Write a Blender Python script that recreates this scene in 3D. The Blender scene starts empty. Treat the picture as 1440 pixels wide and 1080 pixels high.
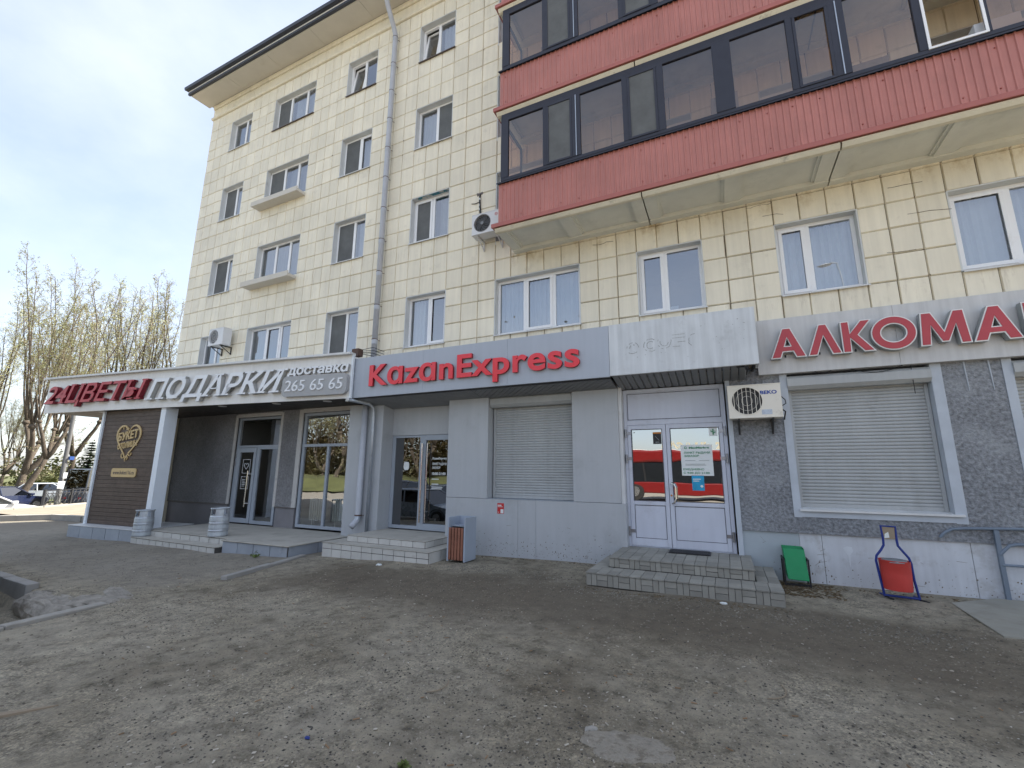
import bpy, bmesh, math, random
from mathutils import Vector, Matrix
import numpy as np

# ------------------------------------------------------------------ camera, sky, sun, exposure
sc = bpy.context.scene
COL = sc.collection
rad = math.radians

cam = bpy.data.cameras.new('camera')
cam.sensor_width = 36.0
cam.sensor_fit = 'HORIZONTAL'
cam.lens = 624.6 * 36.0 / 1440.0
cam.clip_start = 0.05
cam.clip_end = 2000.0
cam_ob = bpy.data.objects.new('camera', cam)
COL.objects.link(cam_ob)
yaw, pitch, roll = rad(25.364), rad(11.0335), rad(0.402)
fw = Vector((-math.sin(yaw) * math.cos(pitch), math.cos(yaw) * math.cos(pitch), math.sin(pitch)))
r0 = Vector((math.cos(yaw), math.sin(yaw), 0))
u0 = r0.cross(fw)
rr = r0 * math.cos(roll) + u0 * math.sin(roll)
uu = u0 * math.cos(roll) - r0 * math.sin(roll)
CAM = Vector((0, -9.0, 1.76))
mw = Matrix.Identity(4)
for i in range(3):
    mw[i][0], mw[i][1], mw[i][2], mw[i][3] = rr[i], uu[i], -fw[i], CAM[i]
cam_ob.matrix_world = mw
sc.camera = cam_ob

SUN_EL, SUN_AZ = 48.0, 33.0            # azimuth from +Y (behind the building) towards +X
world = bpy.data.worlds.new('World')
sc.world = world
world.use_nodes = True
wn, wl = world.node_tree.nodes, world.node_tree.links
bg = wn['Background']
sky = wn.new('ShaderNodeTexSky')
sky.sky_type = 'NISHITA'
sky.sun_disc = False
sky.sun_elevation = rad(SUN_EL)
sky.sun_rotation = rad(SUN_AZ)
sky.altitude = 60
sky.air_density = 1.0
sky.dust_density = 1.6
sky.ozone_density = 1.0
tc = wn.new('ShaderNodeTexCoord')
mp = wn.new('ShaderNodeMapping')
mp.inputs['Scale'].default_value = (1.0, 1.6, 2.6)
mp.inputs['Rotation'].default_value = (0.2, 0.1, 0.6)
nz = wn.new('ShaderNodeTexNoise')
nz.inputs['Scale'].default_value = 1.7
nz.inputs['Detail'].default_value = 7
nz.inputs['Roughness'].default_value = 0.55
ramp = wn.new('ShaderNodeMapRange')
ramp.inputs['From Min'].default_value = 0.30
ramp.inputs['From Max'].default_value = 0.75
ramp.inputs['To Min'].default_value = 0.25
ramp.inputs['To Max'].default_value = 0.60
mix = wn.new('ShaderNodeMix')
mix.data_type = 'RGBA'
mix.inputs[7].default_value = (4.6, 4.78, 5.2, 1)      # thin high cloud veil, in the sky texture's own units
wl.new(tc.outputs['Generated'], mp.inputs[0])
wl.new(mp.outputs[0], nz.inputs['Vector'])
wl.new(nz.outputs['Fac'], ramp.inputs['Value'])
wl.new(ramp.outputs[0], mix.inputs[0])
wl.new(sky.outputs[0], mix.inputs[6])
wl.new(mix.outputs[2], bg.inputs[0])
bg.inputs[1].default_value = 0.10

sun = bpy.data.lights.new('sun', 'SUN')
sun.energy = 5.0
sun.angle = rad(0.6)
sun.color = (1.0, 0.93, 0.82)
sun_ob = bpy.data.objects.new('sun', sun)
COL.objects.link(sun_ob)
sd = Vector((math.sin(rad(SUN_AZ)) * math.cos(rad(SUN_EL)), math.cos(rad(SUN_AZ)) * math.cos(rad(SUN_EL)), math.sin(rad(SUN_EL))))
sun_ob.rotation_euler = sd.to_track_quat('Z', 'Y').to_euler()
sun_ob.location = (0, 0, 40)

sc.view_settings.view_transform = 'Standard'
sc.view_settings.look = 'None'
sc.view_settings.gamma = 1
sc.view_settings.exposure = 1.58
sc.view_settings.use_curve_mapping = False
sc.render.engine = 'CYCLES'
sc.cycles.max_bounces = 8
sc.cycles.transparent_max_bounces = 16
sc.cycles.use_denoising = True

rnd = random.Random(7)

# ------------------------------------------------------------------ materials
MATS = {}
def mat(name, col, rough=0.6, metal=0.0, var=0.10, vscale=2.0, bump=0.0, bscale=40.0, spec=0.4,
        dirt=None, dscale=1.3, damt=(0.5, 0.7), streak=None, perobj=0.0, coat=0.0, fine=0.0, stains=()):
    """principled surface with world-space noise in colour, optional dirt patches, vertical streaks and relief"""
    if name in MATS: return MATS[name]
    m = bpy.data.materials.new(name); MATS[name] = m
    m.use_nodes = True
    n, l = m.node_tree.nodes, m.node_tree.links
    p = n['Principled BSDF']
    p.inputs['Roughness'].default_value = rough
    p.inputs['Metallic'].default_value = metal
    p.inputs['Specular IOR Level'].default_value = spec
    if coat: p.inputs['Coat Weight'].default_value = coat
    g = n.new('ShaderNodeNewGeometry')
    def noise(scale, detail=5, vec=None, rough_=0.6):
        t = n.new('ShaderNodeTexNoise'); t.inputs['Scale'].default_value = scale
        t.inputs['Detail'].default_value = detail; t.inputs['Roughness'].default_value = rough_
        l.new(vec or g.outputs['Position'], t.inputs['Vector']); return t.outputs['Fac']
    def mapr(x, a, b, c, d):
        t = n.new('ShaderNodeMapRange'); 
        for k, v in zip(('From Min', 'From Max', 'To Min', 'To Max'), (a, b, c, d)): t.inputs[k].default_value = v
        l.new(x, t.inputs['Value']); return t.outputs[0]
    def mul(c, f):
        t = n.new('ShaderNodeMix'); t.data_type = 'RGBA'; t.blend_type = 'MULTIPLY'; t.inputs[0].default_value = 1
        l.new(c, t.inputs[6]); l.new(f, t.inputs[7]); return t.outputs[2]
    rgb = n.new('ShaderNodeRGB'); rgb.outputs[0].default_value = (*col, 1); c = rgb.outputs[0]
    if var: c = mul(c, mapr(noise(vscale), 0.25, 0.75, 1 - var, 1 + var))
    if fine: c = mul(c, mapr(noise(bscale, 3), 0.3, 0.7, 1 - fine, 1 + fine))
    if perobj:
        oi = n.new('ShaderNodeObjectInfo')
        ad = n.new('ShaderNodeMath'); ad.operation = 'ADD'; l.new(oi.outputs['Random'], ad.inputs[0]); l.new(g.outputs['Random Per Island'], ad.inputs[1])
        fr = n.new('ShaderNodeMath'); fr.operation = 'FRACT'; l.new(ad.outputs[0], fr.inputs[0])
        c = mul(c, mapr(fr.outputs[0], 0, 1, 1 - perobj, 1 + perobj))
    if dirt:
        f = mapr(noise(dscale, 8, rough_=0.7), damt[0], damt[1], 0, 1)
        t = n.new('ShaderNodeMix'); t.data_type = 'RGBA'; l.new(f, t.inputs[0]); l.new(c, t.inputs[6]); t.inputs[7].default_value = (*dirt, 1); c = t.outputs[2]
    if streak:
        mp_ = n.new('ShaderNodeMapping'); mp_.inputs['Scale'].default_value = (9, 9, 0.5); l.new(g.outputs['Position'], mp_.inputs[0])
        f = mapr(noise(1.0, 4, mp_.outputs[0]), 0.3, 0.7, 1 - streak, 1 + streak * 0.4); c = mul(c, f)
    for (z0, z1, x0, scol, lo, hi, sx) in stains:         # water and rust stains: ragged patches below ledges
        sp = n.new('ShaderNodeSeparateXYZ'); l.new(g.outputs['Position'], sp.inputs[0])
        mp2 = n.new('ShaderNodeMapping'); mp2.inputs['Scale'].default_value = (sx, sx, 0.7); l.new(g.outputs['Position'], mp2.inputs[0])
        nn_ = noise(2.0, 8, mp2.outputs[0], 0.72)
        def mm(a, b):
            t = n.new('ShaderNodeMath'); t.operation = 'MULTIPLY'; l.new(a, t.inputs[0]); l.new(b, t.inputs[1]); return t.outputs[0]
        f = mm(mapr(sp.outputs['Z'], z0, z0 + (z1 - z0) * .6, 0, 1), mapr(sp.outputs['Z'], z1 - 0.02, z1, 1, 0)); f = mm(f, mapr(sp.outputs['X'], x0 - .05, x0 + .05, 0, 1)); f = mm(f, mapr(nn_, lo, hi, 0, 0.8))
        t = n.new('ShaderNodeMix'); t.data_type = 'RGBA'; l.new(f, t.inputs[0]); l.new(c, t.inputs[6]); t.inputs[7].default_value = (*scol, 1); c = t.outputs[2]
    l.new(c, p.inputs['Base Color'])
    rg = mapr(noise(vscale * 3), 0.3, 0.7, max(0.02, rough - 0.08), min(1, rough + 0.08)); l.new(rg, p.inputs['Roughness'])
    if bump:
        b = n.new('ShaderNodeBump'); b.inputs['Strength'].default_value = min(1, bump); b.inputs['Distance'].default_value = 0.02 * bump
        l.new(noise(bscale, 6, rough_=0.65), b.inputs['Height']); l.new(b.outputs[0], p.inputs['Normal'])
    return m

def glass(name, tint, refl=0.10, rough=0.0, wave=0.004):
    if name in MATS: return MATS[name]
    m = bpy.data.materials.new(name); MATS[name] = m
    m.use_nodes = True
    n, l = m.node_tree.nodes, m.node_tree.links
    n.remove(n['Principled BSDF'])
    out = n['Material Output']
    tr = n.new('ShaderNodeBsdfTransparent'); tr.inputs[0].default_value = (*tint, 1)
    gl = n.new('ShaderNodeBsdfGlossy'); gl.inputs['Roughness'].default_value = rough; gl.inputs[0].default_value = (0.95, 0.97, 1.0, 1)
    fr = n.new('ShaderNodeFresnel'); fr.inputs['IOR'].default_value = 1.5
    mr = n.new('ShaderNodeMapRange'); mr.inputs['From Min'].default_value = 0.04; mr.inputs['From Max'].default_value = 1.0
    mr.inputs['To Min'].default_value = refl; mr.inputs['To Max'].default_value = 1.0
    l.new(fr.outputs[0], mr.inputs['Value'])
    mx = n.new('ShaderNodeMixShader'); l.new(mr.outputs[0], mx.inputs[0]); l.new(tr.outputs[0], mx.inputs[1]); l.new(gl.outputs[0], mx.inputs[2])
    l.new(mx.outputs[0], out.inputs['Surface'])
    g = n.new('ShaderNodeNewGeometry'); t = n.new('ShaderNodeTexNoise'); t.inputs['Scale'].default_value = 1.6; t.inputs['Detail'].default_value = 1
    l.new(g.outputs['Position'], t.inputs['Vector'])
    b = n.new('ShaderNodeBump'); b.inputs['Strength'].default_value = 0.5; b.inputs['Distance'].default_value = wave
    l.new(t.outputs['Fac'], b.inputs['Height']); l.new(b.outputs[0], gl.inputs['Normal']); l.new(b.outputs[0], fr.inputs['Normal'])
    return m

TILE = mat('cream_tile', (0.775, 0.718, 0.575), 0.45, var=0.09, vscale=0.9, bump=0.35, bscale=22, perobj=0.06, stains=((6.50, 6.95, -4.3, (0.42, 0.32, 0.17), 0.50, 0.66, 1.2), (12.9, 15.6, -18, (0.56, 0.50, 0.38), 0.56, 0.74, 3.0), (10.1, 10.85, -18, (0.52, 0.46, 0.36), 0.55, 0.72, 4.0), (7.1, 7.9, -18, (0.52, 0.46, 0.36), 0.55, 0.72, 4.0), (4.4, 4.95, -18, (0.50, 0.44, 0.34), 0.53, 0.70, 4.0)), dirt=(0.55, 0.50, 0.40), dscale=2.2, damt=(0.58, 0.82), streak=0.09)
MORTAR = mat('joint_mortar', (0.15, 0.118, 0.082), 0.9, var=0.6, vscale=3.0)
REVEAL = mat('reveal_plaster', (0.60, 0.62, 0.62), 0.85, var=0.12, vscale=1.5, bump=0.3, bscale=25, dirt=(0.32, 0.32, 0.31), damt=(0.58, 0.8))
PVC = mat('white_plastic', (0.80, 0.81, 0.82), 0.35, var=0.03, dirt=(0.62, 0.61, 0.58), dscale=2, damt=(0.6, 0.9))
SILLM = mat('sill_metal', (0.62, 0.63, 0.63), 0.4, var=0.1, dirt=(0.35, 0.33, 0.3), damt=(0.55, 0.8))
SILLDK = mat('sill_dark_metal', (0.12, 0.10, 0.09), 0.5, var=0.1)
SCREEN = mat('insect_screen', (0.115, 0.12, 0.12), 0.8, var=0.2, vscale=3, bump=0.2, bscale=8)
PANE = glass('window_glass', (0.62, 0.66, 0.68), 0.27)
SHOPGL = glass('shop_glass', (0.90, 0.92, 0.90), 0.33)
DARKGL = glass('tinted_shop_glass', (0.10, 0.10, 0.10), 0.24)
DOORGL = glass('mirror_film_glass', (0.10, 0.10, 0.11), 0.42)
BALGL = glass('bronze_glass', (0.76, 0.60, 0.48), 0.11, wave=0.012)
ROOM = mat('room_wall', (0.34, 0.32, 0.29), 0.9, var=0.1)
CURT = mat('curtain_cloth', (0.72, 0.74, 0.76), 0.9, var=0.06, vscale=4)
CURTG = mat('grey_curtain_cloth', (0.42, 0.43, 0.43), 0.9, var=0.1, vscale=4)
RED = mat('balcony_red_sheet', (0.46, 0.190, 0.162), 0.5, var=0.12, vscale=1.2, dirt=(0.38, 0.165, 0.135), dscale=1.6, damt=(0.55, 0.85), streak=0.10)
REDTR = mat('balcony_red_trim', (0.38, 0.125, 0.105), 0.45, var=0.06)
CONC = mat('balcony_concrete', (0.66, 0.66, 0.59), 0.85, var=0.10, vscale=2, bump=0.25, bscale=18, dirt=(0.50, 0.50, 0.44), dscale=1.6, damt=(0.55, 0.8))
CONCL = mat('balcony_slab_edge', (0.62, 0.58, 0.46), 0.8, var=0.12, vscale=3, dirt=(0.27, 0.25, 0.2), dscale=3, damt=(0.58, 0.75))
DKFR = mat('dark_window_frame', (0.026, 0.028, 0.042), 0.5, var=0.08)
SOFF = mat('eave_soffit', (0.58, 0.55, 0.49), 0.75, var=0.05, bump=0.1, bscale=12, dirt=(0.5, 0.47, 0.4), damt=(0.6, 0.8))
GUTT = mat('dark_eave_metal', (0.04, 0.045, 0.06), 0.4)
PIPE = mat('drainpipe_paint', (0.42, 0.44, 0.48), 0.4, var=0.10, vscale=4, spec=0.5)
GALV = mat('galvanised_pipe', (0.40, 0.44, 0.49), 0.38, metal=0.6, var=0.15, vscale=6)
RUST = mat('rusty_collar', (0.10, 0.06, 0.045), 0.7)
WHITEP = mat('white_sign_panel', (0.76, 0.755, 0.735), 0.45, var=0.05, vscale=1.2, dirt=(0.52, 0.51, 0.49), dscale=1.1, damt=(0.6, 0.85), streak=0.06)
GHOSTP = mat('weathered_white_panel', (0.60, 0.625, 0.64), 0.45, var=0.10, vscale=1.5, dirt=(0.44, 0.46, 0.465), dscale=2.4, damt=(0.56, 0.78), streak=0.16)
KAZ = mat('grey_composite_panel', (0.40, 0.435, 0.49), 0.42, var=0.035, vscale=0.8, spec=0.4, streak=0.04)
KAZD = mat('grey_cladding', (0.43, 0.45, 0.47), 0.42, var=0.05, vscale=0.8, dirt=(0.33, 0.34, 0.35), dscale=1.3, damt=(0.55, 0.85), streak=0.05)
ALKP = mat('grey_sign_board', (0.56, 0.56, 0.555), 0.5, var=0.08, vscale=1.2, streak=0.14, dirt=(0.45, 0.45, 0.44), dscale=1.2, damt=(0.6, 0.85))
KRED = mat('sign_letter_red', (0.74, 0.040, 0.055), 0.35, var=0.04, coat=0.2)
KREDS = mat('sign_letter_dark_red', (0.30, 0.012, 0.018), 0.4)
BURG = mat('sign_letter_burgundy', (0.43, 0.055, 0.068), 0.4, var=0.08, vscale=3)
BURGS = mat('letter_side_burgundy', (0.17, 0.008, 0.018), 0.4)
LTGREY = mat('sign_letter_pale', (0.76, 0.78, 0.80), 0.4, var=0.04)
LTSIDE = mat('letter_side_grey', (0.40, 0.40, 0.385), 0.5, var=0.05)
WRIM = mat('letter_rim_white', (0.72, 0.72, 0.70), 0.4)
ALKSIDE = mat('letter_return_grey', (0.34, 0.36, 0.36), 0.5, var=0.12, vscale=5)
PLATEG = mat('phone_plate_grey', (0.36, 0.365, 0.37), 0.4, var=0.03)
STUCDK = mat('dark_pebbledash', (0.20, 0.20, 0.205), 0.95, var=0.30, vscale=1.0, bump=1.0, bscale=26, fine=0.25, dirt=(0.20, 0.20, 0.205), dscale=1.1, damt=(0.55, 0.75))
PLDK = mat('dark_plinth_render', (0.21, 0.205, 0.215), 0.9, var=0.15, vscale=1.3, bump=0.4, bscale=50)
STUC = mat('grey_pebbledash', (0.25, 0.262, 0.28), 0.95, var=0.22, vscale=1.2, bump=2.2, bscale=21, fine=0.42, dirt=(0.38, 0.40, 0.42), dscale=1.6, damt=(0.52, 0.75))
BAND = mat('painted_window_band', (0.46, 0.50, 0.55), 0.8, var=0.12, vscale=2, bump=0.3, bscale=20, dirt=(0.55, 0.55, 0.53), dscale=1.7, damt=(0.66, 0.72))
PLINTH = mat('plinth_sheet', (0.55, 0.575, 0.61), 0.5, var=0.10, vscale=1.4, dirt=(0.36, 0.355, 0.345), dscale=2.6, damt=(0.54, 0.76), streak=0.10)
PLINTHB = mat('plinth_sheet_painted', (0.38, 0.43, 0.46), 0.55, var=0.10, vscale=1.4)
SHUT = mat('shutter_slat_metal', (0.405, 0.42, 0.42), 0.5, var=0.07, vscale=1.0, dirt=(0.32, 0.325, 0.32), dscale=1.8, damt=(0.56, 0.8), streak=0.08)
DOORW = mat('white_blue_door', (0.56, 0.59, 0.67), 0.4, var=0.05, vscale=1.5, dirt=(0.42, 0.43, 0.47), dscale=2.6, damt=(0.56, 0.8), streak=0.05)
DOORWD = mat('door_groove', (0.08, 0.085, 0.10), 0.7)
ALU = mat('grey_aluminium_frame', (0.34, 0.38, 0.43), 0.4, var=0.04)
CHROME = mat('brushed_steel', (0.62, 0.60, 0.57), 0.22, metal=1.0, var=0.05)
HINGE = mat('hinge_steel', (0.28, 0.29, 0.31), 0.35, metal=0.9)
SOFFG = mat('canopy_soffit_grey', (0.20, 0.21, 0.22), 0.5, var=0.10)
SOFFK = mat('canopy_soffit_dark', (0.020, 0.020, 0.024), 0.5)
BROWN = mat('brown_wood_board', (0.085, 0.060, 0.048), 0.55, var=0.30, vscale=5, perobj=0.12, streak=0.0)
GOLD = mat('gold_plastic', (0.55, 0.40, 0.19), 0.4, var=0.05)
TRIMBL = mat('pale_blue_post', (0.74, 0.79, 0.84), 0.4, var=0.05)
CTILE = mat('step_tile_pale', (0.52, 0.51, 0.475), 0.7, var=0.12, vscale=3, bump=0.2, bscale=30, perobj=0.08, dirt=(0.33, 0.31, 0.28), dscale=3, damt=(0.58, 0.78))
CTOP = mat('step_top_concrete', (0.42, 0.40, 0.35), 0.85, var=0.12, vscale=2.5, bump=0.3, bscale=40, dirt=(0.28, 0.26, 0.22), dscale=2.2, damt=(0.52, 0.75))
PODP = mat('podium_panel', (0.30, 0.33, 0.37), 0.6, var=0.10, vscale=3, perobj=0.06, dirt=(0.15, 0.15, 0.15), damt=(0.58, 0.8))
PAVER = mat('grey_paver', (0.27, 0.262, 0.23), 0.85, var=0.12, vscale=4, bump=0.4, bscale=60, perobj=0.16, dirt=(0.21, 0.205, 0.18), dscale=3, damt=(0.58, 0.8))
GROUT = mat('dark_grout', (0.07, 0.065, 0.06), 0.95)
ACW = mat('ac_cream_casing', (0.74, 0.70, 0.61), 0.5, var=0.06, dirt=(0.42, 0.38, 0.3), dscale=5, damt=(0.58, 0.8))
ACW2 = mat('ac_white_casing', (0.66, 0.67, 0.68), 0.45, var=0.04)
ACDK = mat('ac_dark_grille', (0.03, 0.03, 0.03), 0.5)
BLACK = mat('black_paint', (0.02, 0.02, 0.022), 0.5)
BLUEINK = mat('blue_print', (0.02, 0.06, 0.30), 0.5)
KEG = mat('keg_steel', (0.46, 0.49, 0.52), 0.42, metal=0.55, var=0.15, vscale=6)
KEGB = mat('keg_pale_band', (0.50, 0.54, 0.57), 0.45, metal=0.3, var=0.1, vscale=6)
WOODS = mat('bin_wood_slat', (0.25, 0.105, 0.068), 0.5, var=0.2, vscale=9, perobj=0.12)
BINM = mat('bin_grey_metal', (0.34, 0.385, 0.45), 0.45, var=0.05)
GREEN = mat('green_paint', (0.006, 0.24, 0.085), 0.45, var=0.08, vscale=4)
BLUEP = mat('blue_paint', (0.015, 0.035, 0.21), 0.4, var=0.1, vscale=6)
REDP = mat('red_bin_paint', (0.52, 0.055, 0.045), 0.45, var=0.10, vscale=5, dirt=(0.22, 0.05, 0.035), dscale=7, damt=(0.6, 0.8))
RAILP = mat('handrail_paint', (0.16, 0.20, 0.25), 0.45, var=0.1)
PLATEM = mat('ramp_plate', (0.31, 0.30, 0.255), 0.6, var=0.12, vscale=1.5, dirt=(0.20, 0.185, 0.15), dscale=1.4, damt=(0.5, 0.75))
PAPER = mat('white_paper', (0.72, 0.75, 0.74), 0.6, var=0.02)
GRNINK = mat('green_print', (0.03, 0.22, 0.10), 0.6)
GRYINK = mat('grey_print', (0.35, 0.38, 0.38), 0.6)
CYAN = mat('cyan_print', (0.02, 0.30, 0.52), 0.5, var=0.3, vscale=4)
ORANGE = mat('orange_print', (0.55, 0.20, 0.03), 0.6)
STICKR = mat('red_sticker_print', (0.50, 0.025, 0.025), 0.5)
KERB = mat('kerb_concrete', (0.33, 0.315, 0.28), 0.9, var=0.18, vscale=3, bump=0.6, bscale=30, dirt=(0.2, 0.185, 0.16), dscale=3, damt=(0.5, 0.75))
KERBG = mat('grey_kerb_block', (0.30, 0.29, 0.27), 0.9, var=0.15, vscale=3, bump=0.5, bscale=30)
BARK = mat('grey_brown_bark', (0.085, 0.068, 0.052), 0.95, var=0.35, vscale=3, bump=1.2, bscale=10)
TWIG = mat('brown_twig', (0.17, 0.13, 0.09), 0.9, var=0.25, vscale=2)
BUD = mat('young_leaf', (0.34, 0.35, 0.17), 0.7, var=0.3, vscale=0.6)
NEEDLE = mat('spruce_needle', (0.022, 0.045, 0.018), 0.8, var=0.35, vscale=2)
RADI = mat('radiator_enamel', (0.66, 0.68, 0.62), 0.4)
TYRE = mat('tyre_rubber', (0.02, 0.02, 0.02), 0.8)
RIM = mat('wheel_alloy', (0.45, 0.46, 0.47), 0.3, metal=0.9)
CARGL = glass('car_glass', (0.10, 0.11, 0.12), 0.14)

# ------------------------------------------------------------------ mesh builder
class MB:
    def __init__(s): s.v, s.f, s.mi = [], [], []
    def add(s, vs, fs, m=0):
        o = len(s.v); s.v += [tuple(p) for p in vs]
        for f in fs: s.f.append(tuple(i + o for i in f)); s.mi.append(m)
        return s
    def quad(s, a, b, c, d, m=0): return s.add([a, b, c, d], [(0, 1, 2, 3)], m)
    def box(s, x0, x1, y0, y1, z0, z1, m=0, T=None):
        vs = [(x, y, z) for z in (z0, z1) for y in (y0, y1) for x in (x0, x1)]
        if T: vs = [T(*p) for p in vs]
        return s.add(vs, [(0, 2, 3, 1), (4, 5, 7, 6), (0, 1, 5, 4), (2, 6, 7, 3), (0, 4, 6, 2), (1, 3, 7, 5)], m)
    def prism(s, poly, a, b, fn, m=0):
        """poly: 2D points; a,b: extrusion values; fn(u,v,w) -> 3D"""
        n = len(poly)
        vs = [fn(u, v, a) for u, v in poly] + [fn(u, v, b) for u, v in poly]
        fs = [tuple(range(n))[::-1], tuple(range(n, 2 * n))] + [(i, (i + 1) % n, n + (i + 1) % n, n + i) for i in range(n)]
        return s.add(vs, fs, m)
    def cyl(s, p0, p1, r0, r1=None, n=10, caps=True, m=0):
        r1 = r0 if r1 is None else r1
        p0, p1 = Vector(p0), Vector(p1); d = (p1 - p0)
        if d.length < 1e-6: return s
        d.normalize(); a = d.orthogonal().normalized(); b = d.cross(a)
        vs = []
        for p, r in ((p0, r0), (p1, r1)):
            for i in range(n):
                t = 2 * math.pi * i / n; vs.append(p + (a * math.cos(t) + b * math.sin(t)) * r)
        fs = [(i, (i + 1) % n, n + (i + 1) % n, n + i) for i in range(n)]
        if caps: fs += [tuple(range(n))[::-1], tuple(range(n, 2 * n))]
        return s.add(vs, fs, m)
    def tube(s, pts, r, n=8, m=0, closed=False):
        pts = [Vector(p) for p in pts]; N = len(pts)
        rs = r if isinstance(r, (list, tuple)) else [r] * N
        vs, ref = [], None
        for i, p in enumerate(pts):
            if closed: d = pts[(i + 1) % N] - pts[i - 1]
            else: d = pts[min(i + 1, N - 1)] - pts[max(i - 1, 0)]
            d.normalize()
            if ref is None: ref = d.orthogonal().normalized()
            a = (ref - d * ref.dot(d))
            a = a.normalized() if a.length > 1e-6 else d.orthogonal().normalized()
            ref = a; b = d.cross(a)
            for k in range(n):
                t = 2 * math.pi * k / n; vs.append(p + (a * math.cos(t) + b * math.sin(t)) * rs[i])
        fs = []
        for i in range(N if closed else N - 1):
            j = (i + 1) % N
            for k in range(n): fs.append((i * n + k, i * n + (k + 1) % n, j * n + (k + 1) % n, j * n + k))
        if not closed: fs += [tuple(range(n))[::-1], tuple(range((N - 1) * n, N * n))]
        return s.add(vs, fs, m)
    def lathe(s, prof, c, n=20, m=0, a0=0.0, a1=2 * math.pi):
        cx, cy, cz = c; full = abs(a1 - a0 - 2 * math.pi) < 1e-6; k = n if full else n + 1
        vs = [(cx + r * math.cos(a0 + (a1 - a0) * i / n), cy + r * math.sin(a0 + (a1 - a0) * i / n), cz + z) for r, z in prof for i in range(k)]
        fs = []
        for j in range(len(prof) - 1):
            for i in range(n): fs.append((j * k + i, j * k + (i + 1) % k, (j + 1) * k + (i + 1) % k, (j + 1) * k + i))
        return s.add(vs, fs, m)
    def mesh(s, name, mats, smooth=False):
        me = bpy.data.meshes.new(name); me.from_pydata(s.v, [], s.f)
        for m in (mats if isinstance(mats, (list, tuple)) else [mats]): me.materials.append(m)
        if any(s.mi): me.polygons.foreach_set('material_index', s.mi)
        if smooth: me.polygons.foreach_set('use_smooth', [True] * len(s.f))
        me.update(); return me
    def build(s, name, mats, parent=None, smooth=False, bevel=0.0, fix=True):
        me = s.mesh(name, mats, smooth)
        if fix:
            bm = bmesh.new(); bm.from_mesh(me); bmesh.ops.recalc_face_normals(bm, faces=bm.faces); bm.to_mesh(me); bm.free()
        return link(name, me, parent, bevel)

def wloc(o):
    p = Vector((0, 0, 0))
    while o: p += o.location; o = o.parent
    return p
def link(name, me, parent=None, bevel=0.0):
    o = bpy.data.objects.new(name, me); COL.objects.link(o)
    if parent is not None: o.parent = parent; o.location = -wloc(parent)
    if bevel:
        b = o.modifiers.new('bevel', 'BEVEL'); b.width = bevel; b.segments = 2; b.limit_method = 'ANGLE'
    return o
def tag(o, label=None, cat=None, group=None, kind=None):
    if label: o['label'] = label
    if cat: o['category'] = cat
    if group: o['group'] = group
    if kind: o['kind'] = kind
    return o
def thing(name, label, cat, loc=(0, 0, 0), group=None):
    o = bpy.data.objects.new(name, None); o.empty_display_size = 0.2; COL.objects.link(o); o.location = loc
    return tag(o, label, cat, group)
def copy_tree(o, parent=None):
    c = o.copy(); COL.objects.link(c)
    if parent is not None: c.parent = parent
    for ch in list(o.children): copy_tree(ch, c)
    return c
def boxo(name, x0, x1, y0, y1, z0, z1, m, parent=None, bevel=0.0):
    return MB().box(x0, x1, y0, y1, z0, z1).build(name, m, parent, bevel=bevel)

def smooth(a, b, x):
    t = min(1, max(0, (x - a) / (b - a))); return t * t * (3 - 2 * t)

# ------------------------------------------------------------------ lettering
_G = {}
def _curve_mesh(text, offset, extrude):
    c = bpy.data.curves.new('glyphs', 'FONT'); c.body = text; c.offset = offset; c.extrude = extrude; c.resolution_u = 5
    o = bpy.data.objects.new('glyphs', c); COL.objects.link(o)
    bpy.context.view_layer.update()
    dg = bpy.context.evaluated_depsgraph_get()
    me = bpy.data.meshes.new_from_object(o.evaluated_get(dg))
    bpy.data.objects.remove(o); bpy.data.curves.remove(c)
    vs = [tuple(v.co) for v in me.vertices]; fs = [tuple(p.vertices) for p in me.polygons]
    bpy.data.meshes.remove(me); return vs, fs
def glyph(ch, off):
    k = (ch, off)
    if k not in _G: _G[k] = _curve_mesh(ch, off, 0.5)
    return _G[k]
def advance(text):
    k = ('adv', text)
    if k not in _G:
        a = _curve_mesh('|' + text + '|', 0, 0)[0]; b = _curve_mesh('||', 0, 0)[0]
        _G[k] = max(v[0] for v in a) - max(v[0] for v in b)
    return _G[k]
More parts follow.
